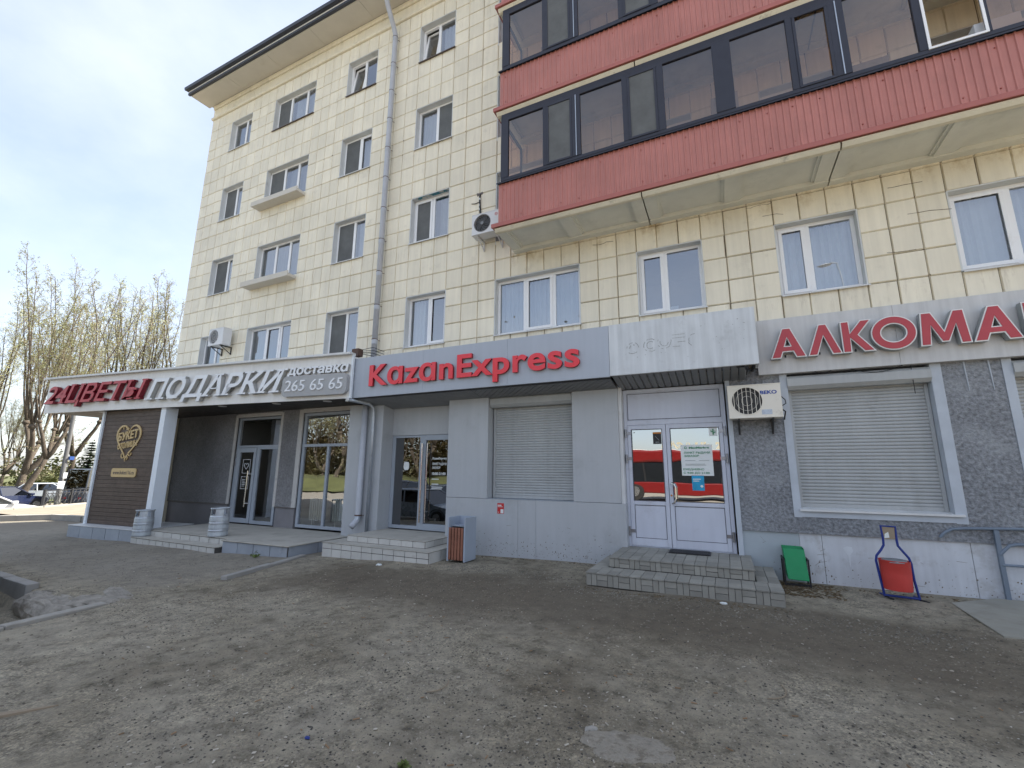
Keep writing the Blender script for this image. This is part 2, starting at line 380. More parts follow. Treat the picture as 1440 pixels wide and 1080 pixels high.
def letters(text, u0, u1, v0, cap, F, depth, off=0.0, shear=0.0, ref='H', track=0.0, serif=0.0):
    """yield (char, MB) per letter; text spans u0..u1, baseline v0, cap height cap; F(u,v,w) -> 3D with w towards the viewer"""
    hs = [v[1] for v in glyph(ref, off)[0]]; hcap = max(hs) - min(hs); base = min(hs)
    pos = []; x = 0.0
    for i, ch in enumerate(text):
        pos.append(x); x += (advance(ch) if ch != ' ' else 0.30) + track
    xs = []
    for i, ch in enumerate(text):
        if ch == ' ': continue
        for v in glyph(ch, off)[0]: xs.append(pos[i] + v[0] + shear * v[1])
    a, b = min(xs), max(xs)
    su, sv = (u1 - u0) / (b - a), cap / hcap
    res = []
    for i, ch in enumerate(text):
        if ch == ' ': continue
        vs, fs = glyph(ch, off)
        mb = MB()
        mb.add([F(u0 + (pos[i] + x + shear * y - a) * su, v0 + (y - base) * sv, (z + 0.5) * depth) for x, y, z in vs], fs)
        if serif:
            ys = [v[1] for v in vs]; lo, hi = base, base + hcap
            for yy, sgn in ((lo, 1), (hi, -1)):
                near = sorted(v[0] for v in vs if abs(v[1] - yy) < 0.02)
                if not near: continue
                seg = [[near[0], near[0]]]
                for q in near[1:]:
                    if q - seg[-1][1] < 0.20: seg[-1][1] = q
                    else: seg.append([q, q])
                for s0, s1 in seg:
                    if s1 - s0 < 0.03 or s1 - s0 > 0.30: continue
                    y0, y1 = (yy, yy + 0.055) if sgn > 0 else (yy - 0.055, yy)
                    pts = []
                    for (px, py) in ((s0 - serif, y0), (s1 + serif, y0), (s1 + serif, y1), (s0 - serif, y1)):
                        pts.append((u0 + (pos[i] + px + shear * py - a) * su, v0 + (py - base) * sv))
                    mb.prism(pts, 0.004, depth - 0.004, F)
        res.append((ch, mb))
    return res
def flat_text(text, u0, u1, v0, cap, F, m, parent, name='lettering', off=0.01, depth=0.003, shear=0.0):
    allm = MB()
    for ch, mb in letters(text, u0, u1, v0, cap, F, depth, off, shear):
        allm.add(mb.v, mb.f)
    return allm.build(name, m, parent, fix=False)
def FY(Y):                       # plane facing the street at depth Y
    return lambda u, v, w: (u, Y - w, v)

# ------------------------------------------------------------------ ground
def gz(x, y):
    pts = [(-80, -0.95), (-32.0, -0.85), (-30.7, -0.31), (-20, -0.26), (-16, -0.22), (-9, -0.16), (-6, -0.07), (-3, 0.0), (12, 0.02)]
    if x <= pts[0][0]: z = pts[0][1]
    elif x >= pts[-1][0]: z = pts[-1][1]
    else:
        for (a, za), (b, zb) in zip(pts, pts[1:]):
            if a <= x <= b: z = za + (zb - za) * (x - a) / (b - a); break
    return z
def pit(x, y):                   # the lower parking bay in front of the flower shop
    return 0.34 * smooth(-7.95, -8.15, x) * smooth(-5.30, -5.50, y) * smooth(-26, -24, x)
def bumps(x, y):
    return 0.012 * math.sin(x * 1.7 + y * 0.9) * math.sin(y * 1.3 - x * 0.4) + 0.008 * math.sin(x * 3.9 + 1) * math.sin(y * 4.3)
def ground_z(x, y):
    near = smooth(-26, -20, x) * smooth(16, 10, x) * smooth(-22, -16, y)
    return gz(x, y) - pit(x, y) + near * bumps(x, y) * smooth(0.0, -0.8, y)

def dirt_material():
    m = bpy.data.materials.new('dirt_asphalt'); m.use_nodes = True
    n, l = m.node_tree.nodes, m.node_tree.links; p = n['Principled BSDF']
    g = n.new('ShaderNodeNewGeometry')
    def noise(s, d=6, r=0.62):
        t = n.new('ShaderNodeTexNoise'); t.inputs['Scale'].default_value = s; t.inputs['Detail'].default_value = d; t.inputs['Roughness'].default_value = r
        l.new(g.outputs['Position'], t.inputs['Vector']); return t.outputs['Fac']
    def ramp_(x, stops):
        t = n.new('ShaderNodeValToRGB'); l.new(x, t.inputs[0]); e = t.color_ramp.elements
        while len(e) < len(stops): e.new(0.5)
        for q, (pos, c) in zip(e, stops): q.position = pos; q.color = (*c, 1)
        return t.outputs[0]
    def mixc(f, a, b, mode='MIX'):
        t = n.new('ShaderNodeMix'); t.data_type = 'RGBA'; t.blend_type = mode
        for sock, val in ((t.inputs[0], f), (t.inputs[6], a), (t.inputs[7], b)):
            if hasattr(val, 'is_linked') or hasattr(val, 'links'): l.new(val, sock)
            elif isinstance(val, tuple): sock.default_value = (*val, 1)
            else: sock.default_value = val
        return t.outputs[2]
    def mth(op, a, b):
        t = n.new('ShaderNodeMath'); t.operation = op
        for sock, val in zip(t.inputs, (a, b)):
            if isinstance(val, (int, float)): sock.default_value = val
            else: l.new(val, sock)
        return t.outputs[0]
    big = ramp_(noise(0.42, 6), [(0.33, (0.178, 0.153, 0.112)), (0.47, (0.272, 0.243, 0.186)), (0.62, (0.325, 0.294, 0.232)), (0.8, (0.208, 0.178, 0.130))])
    mid = ramp_(noise(5.0, 8, 0.7), [(0.28, (0.42, 0.41, 0.39)), (0.48, (0.97, 0.97, 0.97)), (0.72, (1.38, 1.37, 1.33))])
    c = mixc(1.0, big, mid, 'MULTIPLY')
    v = n.new('ShaderNodeTexVoronoi'); v.inputs['Scale'].default_value = 55; l.new(g.outputs['Position'], v.inputs['Vector'])
    stone = ramp_(v.outputs['Color'], [(0.0, (0.55, 0.55, 0.55)), (0.5, (0.92, 0.92, 0.92)), (0.88, (1.25, 1.23, 1.18)), (1.0, (1.5, 1.48, 1.42))])
    gm = n.new('ShaderNodeMapRange'); gm.inputs['From Min'].default_value = 0.40; gm.inputs['From Max'].default_value = 0.60
    l.new(noise(0.9, 5), gm.inputs['Value'])
    c = mixc(gm.outputs[0], c, mixc(1.0, c, stone, 'MULTIPLY'))
    v2 = n.new('ShaderNodeTexVoronoi'); v2.inputs['Scale'].default_value = 120; l.new(g.outputs['Position'], v2.inputs['Vector'])
    c = mixc(mth('MULTIPLY', gm.outputs[0], 0.6), c, mixc(1.0, c, ramp_(v2.outputs['Color'], [(0.0, (0.5, 0.5, 0.5)), (0.5, (1.0, 1.0, 1.0)), (1.0, (1.5, 1.48, 1.42))]), 'MULTIPLY'))
    # darker damp, oily soil along the walked strip by the steps
    sp = n.new('ShaderNodeSeparateXYZ'); l.new(g.outputs['Position'], sp.inputs[0])
    def mr(x, a, b, c0, d0):
        t = n.new('ShaderNodeMapRange'); t.interpolation_type = 'SMOOTHSTEP'
        for k, val in zip(('From Min', 'From Max', 'To Min', 'To Max'), (a, b, c0, d0)): t.inputs[k].default_value = val
        l.new(x, t.inputs['Value']); return t.outputs[0]
    wob = mth('MULTIPLY', mth('SUBTRACT', noise(0.8, 6), 0.5), 2.6)
    yy = mth('ADD', sp.outputs['Y'], wob)
    band = mth('MULTIPLY', mr(yy, -4.4, -3.2, 0, 1), mr(yy, -2.2, -1.2, 1, 0))
    band = mth('MULTIPLY', band, mth('MULTIPLY', mr(sp.outputs['X'], -8.2, -6.2, 0, 1), mr(sp.outputs['X'], 1.5, 4.0, 1, 0.3)))
    c = mixc(mth('MULTIPLY', band, 0.75), c, (0.122, 0.101, 0.075))
    lot = mth('MULTIPLY', mr(sp.outputs['X'], -9.2, -7.6, 1, 0), mr(sp.outputs['Y'], -5.2, -4.2, 0, 1))
    c = mixc(mth('MULTIPLY', lot, 0.55), c, (0.235, 0.218, 0.190))
    sand = mr(sp.outputs['X'], -22.5, -19.5, 1, 0)
    c = mixc(mth('MULTIPLY', sand, 0.8), c, (0.19, 0.172, 0.142))
    c = mixc(mth('MULTIPLY', mr(sp.outputs['Y'], -13.0, -11.0, 1, 0), 0.85), c, (0.27, 0.25, 0.215))  # ground behind the camera made paler to bounce light onto the facade
    l.new(c, p.inputs['Base Color']); p.inputs['Roughness'].default_value = 0.95; p.inputs['Specular IOR Level'].default_value = 0.2
    b = n.new('ShaderNodeBump'); b.inputs['Strength'].default_value = 0.9; b.inputs['Distance'].default_value = 0.03
    hsum = mth('ADD', mth('MULTIPLY', noise(38, 5, 0.7), 0.7), mth('MULTIPLY', noise(7, 6), 1.0))
    l.new(hsum, b.inputs['Height']); l.new(b.outputs[0], p.inputs['Normal'])
    return m
DIRT = dirt_material()
def axis(lo, hi, step, far_lo, far_hi):
    a = list(np.arange(lo, hi + 1e-6, step)); out = []
    for f in (0.4, 1.0, 2.2, 5, 11, 24, 60, 140, 320):
        if lo - f > far_lo: out.append(lo - f)
    out = [far_lo] + sorted(out) + a
    for f in (0.4, 1.0, 2.2, 5, 11, 24, 60, 140, 320):
        if hi + f < far_hi: out.append(hi + f)
    return sorted(set(out + [far_hi]))
gx, gy = axis(-25, 8, 0.13, -600, 600), axis(-13, 0.4, 0.13, -600, 600)
gv = [(x, y, ground_z(x, y)) for y in gy for x in gx]
nx = len(gx)
gf = [(j * nx + i, j * nx + i + 1, (j + 1) * nx + i + 1, (j + 1) * nx + i) for j in range(len(gy) - 1) for i in range(nx - 1)]
ground = MB().add(gv, gf).build('ground', DIRT, smooth=True, fix=False)
tag(ground, kind='structure', label='worn grey-brown dirt and asphalt yard in front of the shops')

# ------------------------------------------------------------------ the apartment building
B = thing('apartment_building', 'five-storey apartment block with cream square tiles and shops at street level', 'building', (-6, 0, 0))
XL, XR = -17.87, 9.6
SILL = {2: 4.92, 3: 7.88, 4: 10.83, 5: 13.81}
HEAD = {2: 6.33, 3: 9.27, 4: 12.21, 5: 15.14}
COLS = {'A': (-16.52, -15.29), 'B': (-14.0, -11.9), 'C': (-10.4, -9.13), 'D': (-7.45, -6.18), 'E': (-4.75, -2.62), 'F': (-1.37, -0.1), 'G': (1.17, 2.43), 'H': (3.64, 5.74), 'I': (7.0, 8.26)}
ZTOP = 15.70
xe = [XL] + [v for c in 'ABCDEFGHI' for v in COLS[c]] + [XR]
xj = []
for a, b in zip(xe, xe[1:]):
    k = max(1, round((b - a) / 0.42)); xj += [a + (b - a) * i / k for i in range(k)]
xj.append(XR)
ze = [4.45] + [v for f in (2, 3, 4, 5) for v in (SILL[f], HEAD[f])] + [ZTOP]
zj = []
for a, b in zip(ze, ze[1:]):
    k = max(1, round((b - a) / 0.495)); zj += [a + (b - a) * i / k for i in range(k)]
zj.append(ZTOP)
BALC_X0 = -4.2
def opening(x, z):
    for c, (a, b) in COLS.items():
        for f in (2, 3, 4, 5):
            lo = SILL[f]
            if c in 'EG' and f >= 3: lo = SILL[f] - 0.62      # balcony doors
            if a < x < b and lo < z < HEAD[f]: return True
    return False
# backing wall (the joints show it between the tiles)
wall = MB()
zj2 = sorted(set(zj + [SILL[f] - 0.85 for f in (3, 4, 5)]))
for x0, x1 in zip(xj, xj[1:]):
    run = None
    for z0, z1 in zip(zj2, zj2[1:]):
        if not opening((x0 + x1) / 2, (z0 + z1) / 2): wall.quad((x0, 0.03, z0), (x1, 0.03, z0), (x1, 0.03, z1), (x0, 0.03, z1))
wall.quad((XL, 0.03, 3.62), (XR, 0.03, 3.62), (XR, 0.03, 4.45), (XL, 0.03, 4.45))
wall.build('wall', MORTAR, B, fix=False)
shell = MB()
shell.box(XL, XL + 0.3, 0.031, 8.5, -0.5, 16.3)
shell.box(XR - 0.3, XR, 0.031, 8.5, -0.5, 16.3)
shell.box(XL + 0.301, XR - 0.301, 8.2, 8.5, -0.5, 16.3)
shell.box(XL + 0.301, XR - 0.301, 0.5, 8.19, 16.0, 16.3)
shell.box(XL + 0.301, XR - 0.301, 6.0, 6.2, -0.4, 15.99)
shell.build('outer_wall', TILE, B)

# tiles: each one a plate with a slight lift and tilt
def project(p):
    v = Vector(p) - CAM; d = v.dot(fw)
    if d < 0.1: return None
    return (720 + 624.6 * v.dot(rr) / d, 540 - 624.6 * v.dot(uu) / d)
tiles = []
trnd = random.Random(3)
for x0, x1 in zip(xj, xj[1:]):
    for z0, z1 in zip(zj, zj[1:]):
        cx, cz = (x0 + x1) / 2, (z0 + z1) / 2
        if opening(cx, cz): continue
        P = [project((a, 0, b)) for a, b in ((x0, z0), (x1, z0), (x1, z1), (x0, z1))]
        area = 0
        if all(P):
            area = abs(sum(P[i][0] * P[(i + 1) % 4][1] - P[(i + 1) % 4][0] * P[i][1] for i in range(4))) / 2
            mx, my = sum(q[0] for q in P) / 4, sum(q[1] for q in P) / 4
            if not (0 < mx < 1440 and 0 < my < 1080): area = 0
            if -4.0 < cx and 6.9 < cz: area = 0                # behind the balconies
            if -4.6 < cx <= -4.0 and cz > 6.9: area *= 0.3
        tiles.append([area, x0, x1, z0, z1])
tiles.sort(key=lambda t: -t[0])
um = MB()
um.add([(-.5, 0, -.5), (.5, 0, -.5), (.5, 0, .5), (-.5, 0, .5), (-.47, -1, -.47), (.47, -1, -.47), (.47, -1, .47), (-.47, -1, .47)],
       [(4, 5, 6, 7), (0, 1, 5, 4), (1, 2, 6, 5), (2, 3, 7, 6), (3, 0, 4, 7)])
TM = um.mesh('tile_plate', TILE)
tile_mass = MB()
for k, (area, x0, x1, z0, z1) in enumerate(tiles):
    j = lambda: trnd.choice((0.0008, 0.001, 0.0015, 0.002, 0.0025, 0.003, 0.006))
    a, b, c, d = x0 + j(), x1 - j(), z0 + j(), z1 - j()
    if x0 > -5.5:
        if trnd.random() < .16: b -= 0.007
        if trnd.random() < .12: d -= 0.005
    if x1 < -6: a, b, c, d = a - (a - x0) * .45, b + (x1 - b) * .45, c - (c - z0) * .45, d + (z1 - d) * .45
    lift = 0.030 + trnd.uniform(-0.004, 0.004)
    rx, rz = trnd.gauss(0, 0.004), trnd.gauss(0, 0.004)
    S = Matrix.LocRotScale(Vector(((a + b) / 2, 0.03, (c + d) / 2)), None, Vector((b - a, lift, d - c)))
    R = Matrix.Rotation(rx, 4, 'X') @ Matrix.Rotation(rz, 4, 'Z')
    if k < 300:
        o = bpy.data.objects.new('tile', TM); COL.objects.link(o); o.parent = B
        o.location = Vector(((a + b) / 2, 0.03, (c + d) / 2)) - wloc(B)
        o.scale = (b - a, lift, d - c); o.rotation_euler = (rx, 0, rz)
    else:
        T_ = Matrix.Translation(S.translation) @ R @ Matrix.Diagonal((b - a, lift, d - c, 1))
        # the joined plates use the same bevelled shape
        tile_mass.add([T_ @ Vector(p) for p in um.v], um.f)
chips = MB()
for k in range(150):
    i, jz = trnd.randrange(1, len(xj) - 1), trnd.randrange(1, len(zj) - 1); x, z = xj[i], zj[jz]
    if any(a - .05 < x < b + .05 for a, b in COLS.values()) or (x > -4.3 and z > 6.8): continue
    w, h = trnd.uniform(.012, .04), trnd.uniform(.012, .05); sx_, sz_ = trnd.choice((-1, 1)), trnd.choice((-1, 1))
    chips.prism([(x, z), (x + sx_ * w, z + sz_ * .004), (x + sx_ * w * .5, z + sz_ * h * .6), (x + sx_ * .003, z + sz_ * h)], 0.0, 0.006, FY(0.0))
for (x, z, n) in ((0.75, 6.79, 5), (2.9, 6.6, 4), (-2.3, 6.70, 4), (1.0, 6.55, 3), (3.1, 6.05, 4), (2.75, 5.42, 3)):
    px0, pz0 = x, z
    for q in range(n):
        px1, pz1 = px0 + trnd.uniform(.06, .16), pz0 + trnd.gauss(0, .018)
        chips.prism([(px0, pz0), (px1, pz1), (px1, pz1 + .006), (px0, pz0 + .008)], 0.0, 0.0055, FY(0.0)); px0, pz0 = px1, pz1
o = chips.build('chips_and_cracks', MORTAR, B, fix=False); o['kind'] = 'stuff'
o = tile_mass.build('tile_field', TILE, B, fix=False); o['kind'] = 'stuff'

# string course, frieze, soffit and eave
sc_ = MB(); sc_.prism([(0.03, 15.70), (-0.05, 15.705), (-0.075, 15.74), (-0.06, 15.80), (0.03, 15.81)], XL - 0.03, XR, lambda u, v, w: (w, u, v))
sc_.build('string_course', TILE, B)
fz = MB(); x = XL
while x < XR:
    w_ = min(0.42, XR - x); fz.box(x + 0.003, x + w_ - 0.003, -0.01 + trnd.uniform(0, .008), 0.029, 15.815, 16.17); x += 0.42
o = fz.build('frieze_tiles', TILE, B); o['kind'] = 'stuff'
fz = MB(); x = XL
while x < XR:
    w_ = min(0.56, XR - x); fz.box(x + 0.003, x + w_ - 0.003, -0.05, 0.029, 16.18, 16.36); x += 0.56
o = fz.build('cornice_tiles', TILE, B); o['kind'] = 'stuff'
boxo('frieze_backing', XL, XR, 0.0292, 0.3, 15.65, 16.5, MORTAR, B)
sf = MB(); x = XL - 0.3
while x < XR:
    w_ = min(2.2, XR - x)
    sf.add([(x + .004, -0.76, 16.33), (x + w_ - .004, -0.76, 16.33), (x + w_ - .004, -0.05, 16.372), (x + .004, -0.05, 16.372),
            (x + .004, -0.76, 16.42), (x + w_ - .004, -0.76, 16.42), (x + w_ - .004, -0.05, 16.42), (x + .004, -0.05, 16.42)],
           [(0, 1, 2, 3), (4, 5, 6, 7), (0, 1, 5, 4), (1, 2, 6, 5), (2, 3, 7, 6), (3, 0, 4, 7)]); x += 2.2
sf.build('eave_soffit', SOFF, B)
ev = MB(); ev.prism([(-0.77, 16.34), (-0.85, 16.34), (-0.85, 16.43), (-0.77, 16.45)], XL - 0.36, XR, lambda u, v, w: (w, u, v)); ev.build('lower_gutter', GUTT, B)
ev = MB(); ev.prism([(-0.77, 16.455), (-0.83, 16.44), (-0.83, 16.53), (-0.77, 16.55)], XL - 0.37, XR, lambda u, v, w: (w, u, v)); ev.build('eave_board', PVC, B)
ev = MB(); ev.prism([(-0.70, 16.56), (-0.95, 16.52), (-0.97, 16.62), (-0.90, 16.66), (9.0, 17.6), (9.0, 17.4)], XL - 0.45, XR, lambda u, v, w: (w, u, v)); ev.build('roof', GUTT, B)
boxo('eave_filler', XL - 0.2, XR, -0.7, 0.4, 16.43, 16.55, SOFF, B)

# windows
rooms = MB()
def room(x0, x1, z0, z1, y0, y1):
    e = 0.25
    a, b, c, d = x0 - e, x1 + e, z0 - e, z1 + 0.12
    rooms.quad((a, y1, c), (b, y1, c), (b, y1, d), (a, y1, d))
    rooms.quad((a, y0, c), (a, y1, c), (a, y1, d), (a, y0, d)); rooms.quad((b, y0, c), (b, y1, c), (b, y1, d), (b, y0, d))
    rooms.quad((a, y0, c), (b, y0, c), (b, y1, c), (a, y1, c)); rooms.quad((a, y0, d), (b, y0, d), (b, y1, d), (a, y1, d))
    # front returns round the opening so that no daylight leaks in
    rooms.quad((a, y0, c), (x0, y0, c), (x0, y0, d), (a, y0, d)); rooms.quad((x1, y0, c), (b, y0, c), (b, y0, d), (x1, y0, d))
    rooms.quad((x0, y0, c), (x1, y0, c), (x1, y0, z0), (x0, y0, z0)); rooms.quad((x0, y0, z1), (x1, y0, z1), (x1, y0, d), (x0, y0, d))
def wavy(x0, x1, z0, z1, y, amp=0.03, per=0.13, seed=0):
    mb = MB(); n = max(6, int((x1 - x0) / 0.025)); r = random.Random(seed); ph = r.random() * 6
    vs = []
    for i in range(n + 1):
        x = x0 + (x1 - x0) * i / n; yy = y + amp * math.sin(ph + x / per * 6.28) + amp * 0.5 * math.sin(2.1 * x / per * 6.28 + 1)
        vs += [(x, yy, z0), (x, yy, z1)]
    mb.add(vs, [(2 * i, 2 * i + 2, 2 * i + 3, 2 * i + 1) for i in range(n)]); return mb
def frame_bars(mb, x0, x1, z0, z1, y0, y1, w):
    mb.box(x0, x1, y0, y1, z1 - w, z1); mb.box(x0, x1, y0, y1, z0, z0 + w)
    mb.box(x0, x0 + w, y0, y1, z0 + w, z1 - w); mb.box(x1 - w, x1, y0, y1, z0 + w, z1 - w)
def window(x0, x1, z0, z1, splits, sashes=(), screens=(), curtain=None, sill='metal', tilt=None, dy=0.20, frame=PVC, glassm=PANE, shelf=False, seed=0):
    rv = MB(); t = 0.0005
    rv.box(x0 - 0.01, x0 + 0.012, 0.004, dy + 0.05, z0, z1); rv.box(x1 - 0.012, x1 + 0.01, 0.004, dy + 0.05, z0, z1)
    rv.box(x0 + 0.0121, x1 - 0.0121, 0.004, dy + 0.05, z1 - 0.012, z1 + 0.01)
    fr = MB(); X0, X1, Z0, Z1 = x0 + 0.013, x1 - 0.013, z0 + 0.02, z1 - 0.013
    frame_bars(fr, X0, X1, Z0, Z1, dy - 0.035, dy + 0.035, 0.062)
    edges = [X0 + 0.062] + [X0 + (X1 - X0) * s for s in splits] + [X1 - 0.062]
    for s in splits:
        xm = X0 + (X1 - X0) * s; fr.box(xm - 0.045, xm + 0.045, dy - 0.035, dy + 0.035, Z0 + 0.062, Z1 - 0.062)
    W = fr.build('window', frame, B, bevel=0.004)
    rv.build('reveal', REVEAL, W)
    n = len(edges) - 1
    for i in range(n):
        a = edges[i] + (0.045 if i else 0); b = edges[i + 1] - (0.045 if i < n - 1 else 0); c, d = Z0 + 0.062, Z1 - 0.062
        if i == tilt:
            M4 = Matrix.Translation((0, dy - 0.03, c)) @ Matrix.Rotation(rad(-8), 4, 'X') @ Matrix.Translation((0, -(dy - 0.03), -c))
            s_ = MB(); frame_bars(s_, a, b, c, d, dy - 0.075, dy - 0.03, 0.06); s_.v = [tuple(M4 @ Vector(p)) for p in s_.v]
            S_ = s_.build('sash', frame, W)
            g_ = MB().quad((a + .06, dy - 0.05, c + .06), (b - .06, dy - 0.05, c + .06), (b - .06, dy - 0.05, d - .06), (a + .06, dy - 0.05, d - .06)); g_.v = [tuple(M4 @ Vector(p)) for p in g_.v]
            g_.build('pane', glassm, W, fix=False)
            continue
        if i in sashes:
            s_ = MB(); frame_bars(s_, a - 0.012, b + 0.012, c - 0.012, d + 0.012, dy - 0.055, dy - 0.0352, 0.062); s_.build('sash', frame, W, bevel=0.004)
            a, b, c, d = a + 0.05, b - 0.05, c + 0.05, d - 0.05
        MB().quad((a, dy - 0.012, c), (b, dy - 0.012, c), (b, dy - 0.012, d), (a, dy - 0.012, d)).build('pane', glassm, W, fix=False)
        if i in screens:
            MB().box(a, b, dy - 0.034, dy - 0.028, c, d).build('insect_screen', SCREEN, W)
    if sill == 'metal' or sill == 'dark':
        s_ = MB(); s_.prism([(-0.05, z0 - 0.012), (-0.05, z0 - 0.035), (-0.043, z0 - 0.035), (-0.041, z0 - 0.012), (dy - 0.036, z0 + 0.016), (dy - 0.036, z0 + 0.022)], x0 + 0.001, x1 + 0.03, lambda u, v, w: (w, u, v))
        s_.build('sill', SILLM if sill == 'metal' else SILLDK, W)
    if shelf:
        s_ = MB(); s_.box(x0 - 0.15, x1 + 0.02, -0.30, 0.0, z0 - 0.19, z0 - 0.10); s_.box(x0 - 0.15, x1 + 0.02, -0.335, -0.301, z0 - 0.20, z0 - 0.03)
        s_.build('flower_shelf', SOFF, W)
    room(x0, x1, z0, z1, dy + 0.05, 2.2)
    if curtain:
        spans, m_ = curtain
        for k, (s0, s1) in enumerate(spans):
            wavy(x0 + (x1 - x0) * s0 + 0.02, x0 + (x1 - x0) * s1 - 0.02, z0 + 0.02, z1 - 0.03, dy + 0.16, seed=seed + k).build('curtain', m_, W, fix=False)
    return W
c_full = ([(0, 1)], CURT)
def wn_(c, f, *a, **k): return window(*COLS[c], SILL[f], HEAD[f], *a, seed=ord(c) * 7 + f, **k)
wn_('A', 2, [0.56], curtain=([(0.55, 1)], CURTG), sill='dark')
wn_('B', 2, [0.37, 0.70], sashes=(1,), curtain=([(0, 0.3)], CURTG), sill='metal')
wn_('C', 2, [0.54], sashes=(), screens=(0,), sill='metal')
wn_('D', 2, [0.53], sashes=(1,), curtain=([(0, 0.35)], CURT))
wn_('E', 2, [0.345, 0.69], sashes=(1,), curtain=c_full)
wn_('F', 2, [0.43], sashes=(0,))
wn_('G', 2, [0.41], sashes=(0,), curtain=([(0, 1)], CURT))
wn_('H', 2, [0.36, 0.70], sashes=(0,), curtain=([(0, 1)], CURT))
wn_('I', 2, [0.43], sashes=(0,))
wn_('A', 3, [0.60], screens=(0,), sill='metal')
wn_('B', 3, [0.37, 0.70], curtain=([(0, 1)], CURTG), shelf=True, sill=None)
wn_('C', 3, [0.56], screens=(0,), curtain=([(0.55, 1)], CURT))
wn_('D', 3, [0.52], sashes=(0,), screens=(0,), curtain=([(0.6, 1)], CURTG))
wn_('A', 4, [0.55], screens=(0,), curtain=([(0.5, 1)], CURTG), sill='metal')
wn_('B', 4, [0.37, 0.70], screens=(0,), curtain=([(0.4, 1)], CURTG), shelf=True, sill=None)
wn_('C', 4, [0.54], screens=(0,), sashes=(1,), curtain=([(0.5, 1)], CURT), sill='metal')
wn_('D', 4, [0.53], screens=(1,), curtain=([(0, 0.5)], CURT))
wn_('A', 5, [0.58], curtain=([(0, 0.55)], CURTG), sill='metal')
wn_('B', 5, [0.33, 0.72], curtain=([(0.35, 1)], CURT), screens=(0,), sill='dark')
wn_('C', 5, [0.50], tilt=0, sill='dark')
wn_('D', 5, [0.48], tilt=0, curtain=([(0.5, 1)], CURT), sill='dark')
for f in (3, 4, 5):
    for c in 'EFGHI':
        lo = SILL[f] - (0.62 if c in 'EG' else 0)
        window(*COLS[c], lo, HEAD[f], [0.36, 0.70] if c in 'EH' else [0.45], sashes=(0,), curtain=([(0.3, 1)], CURTG) if c in 'FH' else None, sill=None, seed=f)
rooms.build('room_lining', ROOM, B, fix=False)
boxo('peeling_paint', -7.3, -6.22, 0.0145, 0.11, 9.254, 9.2565, mat('teal_paint', (0.05, 0.20, 0.26), 0.7, var=0.5, vscale=9, dirt=(0.5, 0.5, 0.46), dscale=5, damt=(0.5, 0.55)), B)
boxo('frosted_strip', -1.28, -0.62, 0.245, 0.248, 5.02, 5.10, CURT, B)

